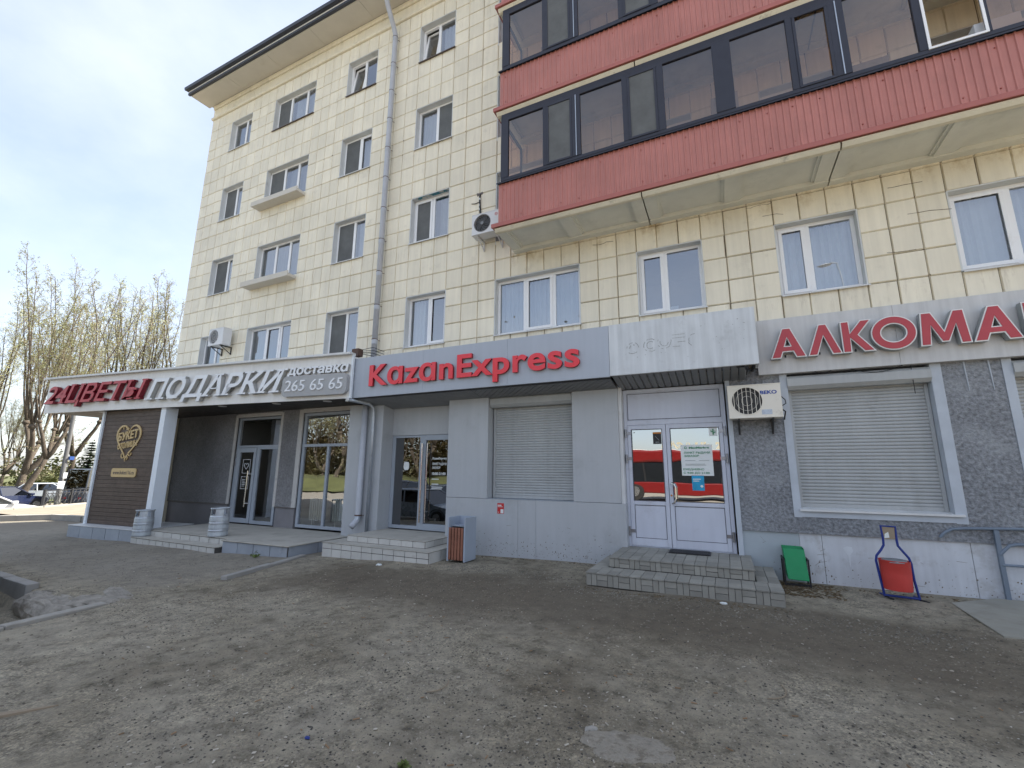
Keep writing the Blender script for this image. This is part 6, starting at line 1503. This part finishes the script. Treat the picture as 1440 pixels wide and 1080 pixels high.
def bus(label, x0, x1, yf, z0):
    t = thing('red_bus', label, 'bus', ((x0 + x1) / 2, yf - 1.2, z0), 'red buses mirrored in the door glass')
    BR = mat('bus_red_paint', (0.17, 0.010, 0.010), 0.35, var=0.04, coat=0.3)
    m_ = MB(); m_.box(x0, x1, yf - 2.5, yf, z0 + 0.35, z0 + 1.15); m_.build('lower_body', BR, t, bevel=0.06)
    m_ = MB(); m_.box(x0 + 0.03, x1 - 0.03, yf - 2.47, yf - 0.03, z0 + 1.151, z0 + 2.35); m_.build('window_band', CARGL if False else mat('bus_glass', (0.015, 0.017, 0.02), 0.08, var=0.0, spec=0.6), t)
    m_ = MB(); m_.box(x0, x1, yf - 2.5, yf, z0 + 2.351, z0 + 3.05); m_.build('roof_cove', BR, t, bevel=0.12)
    x = x0 + 1.3; m_ = MB()
    while x < x1: m_.box(x - .05, x + .05, yf - 0.028, yf + 0.004, z0 + 1.152, z0 + 2.349); x += 1.5
    m_.build('pillar', BLACK, t)
    MB().box(x0 - 0.02, x0 + 0.2, yf - 2.2, yf - 0.3, z0 + 2.4, z0 + 2.75).build('route_board', PAPER, t)
    for cx in (x0 + 2.2, x1 - 2.8):
        w_ = MB(); w_.cyl((cx, yf - .25, z0 + .48), (cx, yf + .01, z0 + .48), .48, n=18); wo = w_.build('wheel', TYRE, t); q = MB(); q.cyl((cx, yf + .011, z0 + .48), (cx, yf + .02, z0 + .48), .28, n=14); q.build('rim', RIM, wo)
bus('red bus seen mirrored in the left leaf of the double door', -7.5, 3.5, -20.5, 0.0)
bus('red bus seen mirrored behind the first red bus', 5.5, 17.5, -23.5, 0.0)

# ------------------------------------------------------------------ trees
def make_tree(seed, H=20.0, r0=0.36, lean=(0, 0), fork=(3.0, 6.5), limbs=4, shoots=4, bushy=1.0, leafy=1.1):
    r = random.Random(seed)
    tr, tw, bd = MB(), MB(), MB()
    def rv(s): return Vector((r.gauss(0, s), r.gauss(0, s), r.gauss(0, s)))
    def path(p, d, L, n, wander, up):
        pts = [p.copy()]; q = p.copy(); d = d.normalized()
        for i in range(n):
            d = (d + rv(wander) + Vector((0, 0, up))).normalized(); q = q + d * (L / n); pts.append(q.copy())
        return pts, d
    def twig(p, d, L, rad_, lvl):
        n = 3 if lvl else 4
        pts, d2 = path(p, d, L, n, 0.16, 0.10)
        tw.tube(pts, [rad_ * (1 - 0.75 * i / n) for i in range(n + 1)], n=3)
        if lvl < 2:
            k = int((4.4 if lvl == 0 else 2.8) * bushy * (0.7 + 0.6 * r.random()))
            for j in range(k):
                f = 0.2 + 0.8 * (j + r.random()) / k; i = min(n - 1, int(f * n)); q = pts[i].lerp(pts[i + 1], f * n - i)
                dd_ = (d2 + rv(0.55)).normalized(); twig(q, dd_, L * (0.35 + 0.25 * r.random()), rad_ * 0.62, lvl + 1)
        if lvl >= 1:
            for q in pts[1:]:
                for _ in range(int(0.72 * leafy + r.random())):
                    s = 0.022 + 0.034 * r.random(); c = q + rv(0.06); a = rv(1).normalized() * s; b_ = a.orthogonal().normalized() * s * 0.8
                    bd.add([c - a, c + b_, c + a, c - b_], [(0, 1, 2, 3)])
    def shoot(p, d, L, rad_):
        n = 9; pts, _ = path(p, d, L, n, 0.06, 0.10)
        tr.tube(pts, [rad_ * (1 - 0.85 * i / n) + 0.008 for i in range(n + 1)], n=5)
        k = int(L * 2.3 * bushy)
        for j in range(k):
            f = 0.30 + 0.70 * (j + r.random()) / k; i = min(n - 1, int(f * n)); q = pts[i].lerp(pts[i + 1], f * n - i); ax = (pts[i + 1] - pts[i]).normalized()
            side = ax.orthogonal().normalized(); side.rotate(Matrix.Rotation(r.random() * 6.283, 3, ax)); dd_ = (side * 0.8 + ax * 0.75 + rv(0.1)).normalized()
            twig(q, dd_, (1.0 + 1.3 * r.random()) * (1.15 - 0.7 * f), 0.016, 0)
    base = Vector((0, 0, -0.3)); d = Vector((lean[0], lean[1], 1)).normalized(); h0 = fork[0]
    pts, dl = path(base, d, h0 + 0.3, 6, 0.04, 0.0)
    tr.tube(pts, [r0 * (1.35 - 0.10 * i - (0.25 if i else 0)) for i in range(7)], n=12)
    tip = pts[-1]
    for k in range(limbs):
        a = 6.283 * (k + r.random() * .6) / limbs; out = Vector((math.cos(a), math.sin(a), 0))
        d2 = (dl + out * (0.45 + 0.25 * r.random())).normalized(); L = (fork[1] - fork[0]) * (0.8 + .5 * r.random())
        lp, ld = path(tip - dl * 0.2, d2, L, 5, 0.10, 0.10); rl_ = r0 * (0.62 if limbs > 2 else 0.75)
        tr.tube(lp, [rl_ * (1 - 0.08 * i) for i in range(6)], n=8)
        # knobbly pollard head
        hb = lp[-1]; tr.lathe([(0.0, -rl_), (rl_ * .9, -rl_ * .6), (rl_ * 1.25, 0), (rl_ * .8, rl_ * .8), (0, rl_ * 1.05)], tuple(hb), n=7)
        for s in range(shoots):
            b_ = 6.283 * (s + r.random()) / shoots; o2 = Vector((math.cos(b_), math.sin(b_), 0))
            LL = (H - hb.z) * (0.62 + 0.42 * r.random()); shoot(hb, (ld * .35 + o2 * (0.18 + 0.2 * r.random()) + Vector((0, 0, 1))).normalized(), LL, 0.075)
        for s in range(3):
            i = r.randint(1, 4); twig(lp[i], (rv(1) + Vector((0, 0, .4))).normalized(), 1.6, 0.022, 0)
    for s in range(4): twig(pts[2 + s % 4], (rv(1) + Vector((0, 0, .3))).normalized(), 1.4, 0.02, 0)
    return tr.mesh('trunk', BARK, True), tw.mesh('twigs', TWIG), bd.mesh('crown', BUD)
def plant_tree(ms, label, x, y, rz, s, group='bare poplars in early leaf', z=None):
    t = thing('poplar_tree', label, 'tree', (x, y, gz(x, y) if z is None else z), group)
    for nm, me in zip(('trunk', 'twigs', 'crown'), ms):
        o = bpy.data.objects.new(nm, me); COL.objects.link(o); o.parent = t
    t.rotation_euler = (0, 0, rz); t.scale = (s, s, s)
    return t
TA = make_tree(11, 20.5, 0.40, (0.02, 0.06), (2.6, 6.5), 4, 5)
TB = make_tree(23, 19.0, 0.36, (0.03, 0.42), (5.2, 8.5), 3, 4)
TC = make_tree(37, 22.0, 0.34, (0.0, -0.03), (4.0, 8.0), 3, 4)
plant_tree(TA, 'poplar with forked trunk and upright shoots at the left edge of the park', -48.6, 6.3, 0.3, 0.90)
plant_tree(TB, 'dark leaning poplar crossing in front of its upright neighbour', -46.2, 5.4, 0.15, 0.70)
plant_tree(TC, 'slim upright poplar at the far left of the row', -55.0, 6.6, 1.2, 0.80)
plant_tree(TC, 'poplar just behind the corner of the white canopy', -58.0, 12.4, 2.9, 1.0)
plant_tree(TB, 'poplar with several stems above the middle of the white canopy', -58.5, 17.6, 2.2, 1.22)
plant_tree(TA, 'poplar standing closest to the end of the building', -57.5, 22.6, 5.0, 1.24)
plant_tree(TC, 'poplar glimpsed between the two tallest ones above the white canopy', -61.0, 20.2, 0.6, 1.18)
far = [(-92, 18), (-105, 12), (-88, 2), (-84, 27), (-100, 32)]
for i, (x, y) in enumerate(far): plant_tree((TA, TB, TC)[i % 3], 'bare poplar far back in the park', x, y, i * 1.7, 0.7 + 0.1 * (i % 4), 'far poplars at the back of the park')
mir = [(-66, -36), (-58, -42), (-50, -37), (-43, -43), (-36, -38), (-30, -44), (-23, -39), (-72, -44), (-16, -45)]
for i, (x, y) in enumerate(mir): plant_tree((TC, TA, TB)[i % 3], 'sunlit poplar across the street mirrored in the shop glass', x, y, i * 2.3, 0.75 + 0.08 * (i % 3), 'poplars mirrored in the shop glass')
# spruce
def spruce(x, y, h, label):
    r = random.Random(5); t = thing('spruce_tree', label, 'tree', (x, y, gz(x, y)))
    z0 = gz(x, y); m_ = MB(); m_.cyl((x, y, z0), (x, y, z0 + h), 0.12, 0.02, n=8); m_.build('trunk', BARK, t)
    m_ = MB(); z = 0.4
    while z < h:
        R = (h - z) / h * h * 0.34 + 0.1; n = 15
        for k in range(n):
            a = 6.283 * (k + r.random()) / n; L = R * (0.75 + .4 * r.random()); d = Vector((math.cos(a), math.sin(a), -0.18 + .25 * r.random())); q = Vector((x, y, z0 + z + r.random() * .15))
            for j in range(9):
                c = q + d * L * (j + 1) / 9; w = 0.10 + 0.16 * (1 - j / 9)
                s = Vector((-d.y, d.x, 0)).normalized() * w * (0.7 + r.random() * .6)
                m_.add([c - d * .2 - s * .2, c + s + Vector((0, 0, -.05 * r.random())), c + d * .18, c - s + Vector((0, 0, -.05 * r.random()))], [(0, 1, 2, 3)])
        z += 0.24
    m_.build('crown', NEEDLE, t, fix=False)
spruce(-56.0, 13.1, 5.2, 'dark green spruce behind the dark van')
# shrubs and lawn
def leaf_mass(name, label, spots, n, size, m, seed, kind='stuff', cat='bush'):
    r = random.Random(seed); mb = MB()
    for (x, y, z, rx, ry, rz_) in spots:
        for _ in range(n):
            p = Vector((r.gauss(0, .5), r.gauss(0, .5), abs(r.gauss(0, .5)))); c = Vector((x + p.x * rx, y + p.y * ry, z + p.z * rz_)); s = size * (.5 + r.random())
            a = Vector((r.gauss(0, 1), r.gauss(0, 1), r.gauss(0, 1))).normalized() * s; b_ = a.orthogonal().normalized() * s * .6; mb.add([c - a, c + b_, c + a, c - b_], [(0, 1, 2, 3)])
    return tag(mb.build(name, m, fix=False), label, kind=kind)
SHRUBB = mat('brown_scrub_twig', (0.15, 0.118, 0.055), 0.85, var=0.5, vscale=0.4)
SHRUB = mat('olive_shrub_leaf', (0.10, 0.105, 0.04), 0.8, var=0.4, vscale=0.5)
leaf_mass('undergrowth', 'low olive scrub at the back of the park', [(-95 - 6 * (i % 4), -12 + i * 4.2, -0.9, 3.5, 3.5, 3.0 + (i % 3)) for i in range(16)], 420, 0.28, SHRUB, 8)
leaf_mass('undergrowth', 'brown-green scrub under the trees across the street', [(-92 + i * 4.2, -50 - (i % 3) * 3, 0.5, 4, 3.0, 9 + 2 * (i % 3)) for i in range(19)], 2200, 0.30, SHRUBB, 18)
WEED = mat('weed_leaf', (0.10, 0.13, 0.035), 0.8, var=0.3, vscale=3)
leaf_mass('weeds', 'tufts of green and yellow weeds along the kerbs and fence', [(-9.55, -2.05, -0.15, .10, .06, .08), (-33.2, 2.7, -0.8, .5, .5, 1.0), (-34.0, 3.6, -0.8, .5, .5, 1.0), (-1.89, -6.50, 0.0, .022, .022, .015)], 70, 0.022, WEED, 4)
LAWN = mat('park_lawn', (0.085, 0.092, 0.032), 0.95, var=0.35, vscale=0.5, fine=0.2, bscale=6)
tag(MB().add([(-46, -40, -0.86), (-46, 60, -0.86), (-200, 60, -0.9), (-200, -40, -0.9)], [(0, 1, 2, 3)]).build('lawn', LAWN, fix=False), 'green park lawn under the far trees', kind='structure')
tag(MB().add([(-120, -29, -1.0), (-8, -29, -0.6), (-8, -33, 0.6), (-120, -33, 0.6), (-8, -80, 1.2), (-120, -80, 1.2)], [(0, 1, 2, 3), (3, 2, 4, 5)]).build('grass_bank', LAWN, fix=False), 'grass bank across the street mirrored in the shop glass', kind='structure')
# ornamental fence
fe = thing('iron_fence', 'low black ornamental iron fence in front of the dark van', 'fence', (-33, 3.5, -0.8))
fa, fb = Vector((-32.4, 2.2)), Vector((-37.2, 8.6)); fd = (fb - fa); FL = fd.length; fd.normalize()
FN = lambda u, v, w: (fa.x + fd.x * u - fd.y * w, fa.y + fd.y * u + fd.x * w, v)
k = 0
while k * 1.9 < FL:
    m_ = MB(); m_.prism([(k * 1.9 - .05, -0.85), (k * 1.9 + .05, -0.85), (k * 1.9 + .05, 0.62), (k * 1.9 - .05, 0.62)], -.05, .05, FN); m_.build('post', BLACK, fe); k += 1
m_ = MB()
for v in (0.52, 0.36, -0.35): m_.prism([(0, v), (FL, v), (FL, v + .045), (0, v + .045)], -.02, .02, FN)
m_.build('rail', BLACK, fe)
m_ = MB(); u = 0.2
while u < FL:
    m_.tube([FN(u + 0.17 * math.cos(t), 0.0 + 0.34 * math.sin(t), 0) for t in np.linspace(0, math.pi, 9)], 0.018, n=4); m_.tube([FN(u + 0.085 + 0.17 * math.cos(t), -0.3 + 0.3 * math.sin(t), 0) for t in np.linspace(0, math.pi, 9)], 0.016, n=4)
    m_.tube([FN(u, -0.34, 0), FN(u, 0.36, 0)], 0.014, n=4); m_.tube([FN(u - .08, 0.39, 0), FN(u, 0.5, 0), FN(u + .08, 0.39, 0)], 0.013, n=4); u += 0.34
o = m_.build('scrollwork', BLACK, fe); o['kind'] = 'stuff'
lp = thing('concrete_pole', 'pale concrete pole with torn notices and a blue box between the trunks', 'pole', (-43.0, 6.6, -0.9))
m_ = MB(); m_.cyl((-43.0, 6.6, -0.9), (-43.0, 6.6, 8.5), 0.15, 0.11, n=14); m_.build('shaft', mat('dark_pole_concrete', (0.14, 0.14, 0.14), 0.9), lp)
m_ = MB(); m_.box(-43.0, -42.75, 6.75, 7.0, 2.3, 2.55); m_.build('blue_box', mat('bright_blue', (0.03, 0.08, 0.28), 0.5), lp)
m_ = MB(); m_.box(-42.72, -42.70, 6.35, 6.75, 0.3, 0.8); m_.box(-42.70, -42.68, 6.55, 6.85, 1.0, 1.4); m_.build('torn_notices', PAPER, lp)
# street lamp and station building, both seen only in the glass
sl_ = thing('street_lamp', 'street lamp with curved arm mirrored in the upper window', 'street lamp', (5.6, -14.8, 0))
m_ = MB(); m_.tube([(5.6, -14.8, 0), (5.6, -14.8, 9.8)], [0.12, 0.09], n=10); m_.build('pole', GALV, sl_)
m_ = MB(); m_.tube([(5.6, -14.8, 9.8), (5.6, -14.75, 11.0), (5.5, -14.7, 11.45), (5.2, -14.6, 11.55)], 0.035, n=6); m_.build('arm', GALV, sl_)
m_ = MB(); m_.lathe([(0, 0.06), (0.12, 0.05), (0.2, 0.0), (0.12, -0.06), (0, -0.08)], (4.98, -14.55, 11.45), n=12); m_.v = [(4.98 + (x - 4.98) * 1.5, y, z) for x, y, z in m_.v]; m_.build('lamp_head', SILLM, sl_)
sb = thing('station_building', 'long pale station building with roof letters КАЗАНЬ 2 mirrored in the door', 'building', (-5, -62, 0))
boxo('wall', -26, 26, -72, -60, -0.2, 4.4, mat('station_wall', (0.42, 0.38, 0.30), 0.8), sb); boxo('roof', -26.6, 26.6, -72.5, -59.4, 4.4, 4.75, WHITEP, sb)
for k in range(16): boxo('window', -24.5 + k * 3.1, -22.6 + k * 3.1, -60.02, -59.96, 1.4, 3.4, DARKGL, sb)
for ch, mb in letters('КАЗАНЬ 2', -8.3, -0.3, 5.0, 1.15, lambda u, v, w: (u, -60.5 + w, v), 0.15, off=0.05, ref='Н'): mb.build('roof_letter', mat('cream_roof_letter', (0.42, 0.38, 0.28), 0.7), sb, fix=False)

# ------------------------------------------------------------------ loose stuff on the yard
def pebbles(name, label, n, sampler, smin, smax, m, seed, flat=0.7, elong=1.0):
    R = np.random.default_rng(seed); base = np.array([(1, 0, 0), (-1, 0, 0), (0, 1, 0), (0, -1, 0), (0, 0, 1), (0, 0, -1)], float)
    F = np.array([(0, 2, 4), (2, 1, 4), (1, 3, 4), (3, 0, 4), (2, 0, 5), (1, 2, 5), (3, 1, 5), (0, 3, 5)])
    V, FF = [], []
    for i in range(n):
        x, y = sampler(R); z = ground_z(x, y); s = smin + (smax - smin) * R.random() ** 2.5
        a = R.random() * 6.283; c, s_ = math.cos(a), math.sin(a)
        P = base * (s * np.array([elong * (.8 + .5 * R.random()), .7 + .5 * R.random(), flat * (.5 + .6 * R.random())])) * (0.75 + .5 * R.random((6, 1)))
        P = np.stack([P[:, 0] * c - P[:, 1] * s_ + x, P[:, 0] * s_ + P[:, 1] * c + y, P[:, 2] + z + s * flat * .15], 1)
        V.append(P); FF.append(F + 6 * i)
    me = bpy.data.meshes.new(name); me.from_pydata(np.concatenate(V).tolist(), [], np.concatenate(FF).tolist()); me.materials.append(m); me.update()
    return tag(link(name, me), label, kind='stuff')
def ok_spot(x, y):
    if pit(x, y) > 0.02 or y > -0.12: return False
    if x < -8.5 and y > -2.2: return False
    if -8.4 < x < -5.3 and y > -1.42: return False
    if -2.2 < x < 0.65 and y > -1.8: return False
    if x > 2.6 and -2 < y: return False
    return True
def near_sampler(R):
    while True:
        d = 1.6 + 8.5 * R.random() ** 1.5; a = R.uniform(-1.05, 0.62); x, y = d * math.sin(a) * 1.25, -9 + d * math.cos(a)
        if ok_spot(x, y): return x, y
def wide_sampler(R):
    while True:
        x, y = R.uniform(-16, 5), R.uniform(-8, -0.1)
        if ok_spot(x, y): return x, y
def patchy(R):
    while True:
        x, y = near_sampler(R)
        k = 0.5 + 0.5 * math.sin(x * 1.3 + 0.7) * math.sin(y * 1.1 + x * .4) + (0.35 if y < -4.5 else -0.1)
        if R.random() < k: return x, y
G1 = mat('grey_gravel', (0.21, 0.185, 0.145), 0.9, var=0.2, perobj=0.55); G2 = mat('dark_gravel', (0.06, 0.055, 0.048), 0.9, var=0.2, perobj=0.4); G3 = mat('pale_chips', (0.42, 0.395, 0.34), 0.8, var=0.1, perobj=0.25)
BUTT = mat('litter_white', (0.46, 0.42, 0.35), 0.8, perobj=0.2); BUTTO = mat('litter_tan', (0.26, 0.17, 0.10), 0.8, perobj=0.2)
pebbles('gravel', 'grey grit and small stones scattered over the dirt yard', 34000, patchy, 0.002, 0.011, G1, 1)
pebbles('gravel', 'dark grit scattered over the dirt yard', 14000, patchy, 0.0025, 0.012, G2, 2)
pebbles('gravel', 'pale stone chips scattered over the dirt yard', 1800, patchy, 0.002, 0.007, G3, 3)
def drift(R):
    while True:
        x = R.uniform(-5.0, 2.2); y = -1.35 - 0.16 * (x + 5) * .55 + R.normal(0, 0.22) - (0.35 if x > -2.4 else 0)
        if ok_spot(x, y): return x, y
pebbles('gravel', 'drift of loose gravel washed along in front of the cladding and steps', 3600, drift, 0.004, 0.017, mat('drift_gravel', (0.17, 0.155, 0.125), 0.9, var=0.2, perobj=0.55), 14)
pebbles('gravel', 'loose grit over the farther yard and along the steps', 9000, wide_sampler, 0.006, 0.018, G1, 4)
def chips_sampler(R):
    while True:
        x, y = near_sampler(R)
        if y < -3.6 and (R.random() < 0.75 or x < -2): return x, y
def flakes(name, label, n, sampler, l0, l1, w0, w1, m, seed, h=0.006):
    R = np.random.default_rng(seed); mb = MB()
    for i in range(n):
        x, y = sampler(R); z = ground_z(x, y) + 0.001 + 0.006 * R.random(); l, w, a = R.uniform(l0, l1), R.uniform(w0, w1), R.random() * 6.283; c, s = math.cos(a), math.sin(a); t = R.normal(0, 0.12)
        T = lambda X, Y, Z: (x + X * c - Y * s, y + X * s + Y * c, z + Z + X * t)
        mb.box(-l / 2, l / 2, -w / 2, w / 2, 0, h, T=T)
    return tag(mb.build(name, m, fix=False), label, kind='stuff')
flakes('litter', 'white cigarette ends and paper scraps strewn over the dirt', 480, chips_sampler, 0.016, 0.032, 0.005, 0.008, BUTT, 5)
flakes('litter', 'tan filter ends and wood splinters strewn over the dirt', 200, chips_sampler, 0.012, 0.05, 0.005, 0.009, BUTTO, 6)
flakes('litter', 'small pale paper and plastic scraps on the dirt', 45, near_sampler, 0.015, 0.035, 0.008, 0.02, BUTT, 7, 0.003)
def corner(R): return 0.66 + 0.75 * R.random() ** 1.4, -0.95 + 0.85 * R.random()
flakes('leaf_litter', 'brown dead leaves and twigs heaped by the green bin', 420, corner, 0.02, 0.06, 0.008, 0.03, mat('dead_leaf', (0.12, 0.085, 0.045), 0.9, perobj=0.5), 8, 0.004)
def along(R):
    x = R.uniform(-5.2, 5); y = (-0.16 if x < -2.2 or x > .7 else -1.85) - abs(R.normal(0, .10)); return x, y
flakes('leaf_litter', 'dry leaf scraps and dust caught along the foot of the wall', 350, along, 0.01, 0.04, 0.006, 0.02, mat('dead_leaf', (0.12, 0.085, 0.045), 0.9), 9, 0.004)
for (x, y, s, m_, lab) in ((-6.31, -1.74, .06, PAPER, 'crumpled white tissue on the dirt in front of the pale steps'), (-2.66, -6.54, .02, BLUEP, 'blue bottle cap lying on the gravel at the left'), (-0.16, -1.93, .045, PAPER, 'white paper scrap lying in front of the paved steps')):
    lump('litter_scrap', lab, x, y, ground_z(x, y) + 0.01, s, s * .6, s * .45, m_, int(s * 1000), cat='litter')
for (x, y, a, L, lab) in ((-2.31, -5.69, 0.4, .26, 'curled dry stem on the gravel at the lower left'), (0.16, -4.6, 0.2, .34, 'thin dry twig on the dirt at the right'), (-6.8, -2.29, 0.2, .52, 'pale straight stick lying before the pale steps')):
    t = thing('dry_twig', lab, 'twig', (x, y, 0)); m_ = MB(); m_.tube([(x + L * f * math.cos(a + f), y + L * f * math.sin(a + f), ground_z(x, y) + 0.012) for f in np.linspace(0, 1, 7)], 0.005, n=5); m_.build('stem', mat('raw_wood', (0.32, 0.24, 0.15)), t)
bpy.context.view_layer.update()
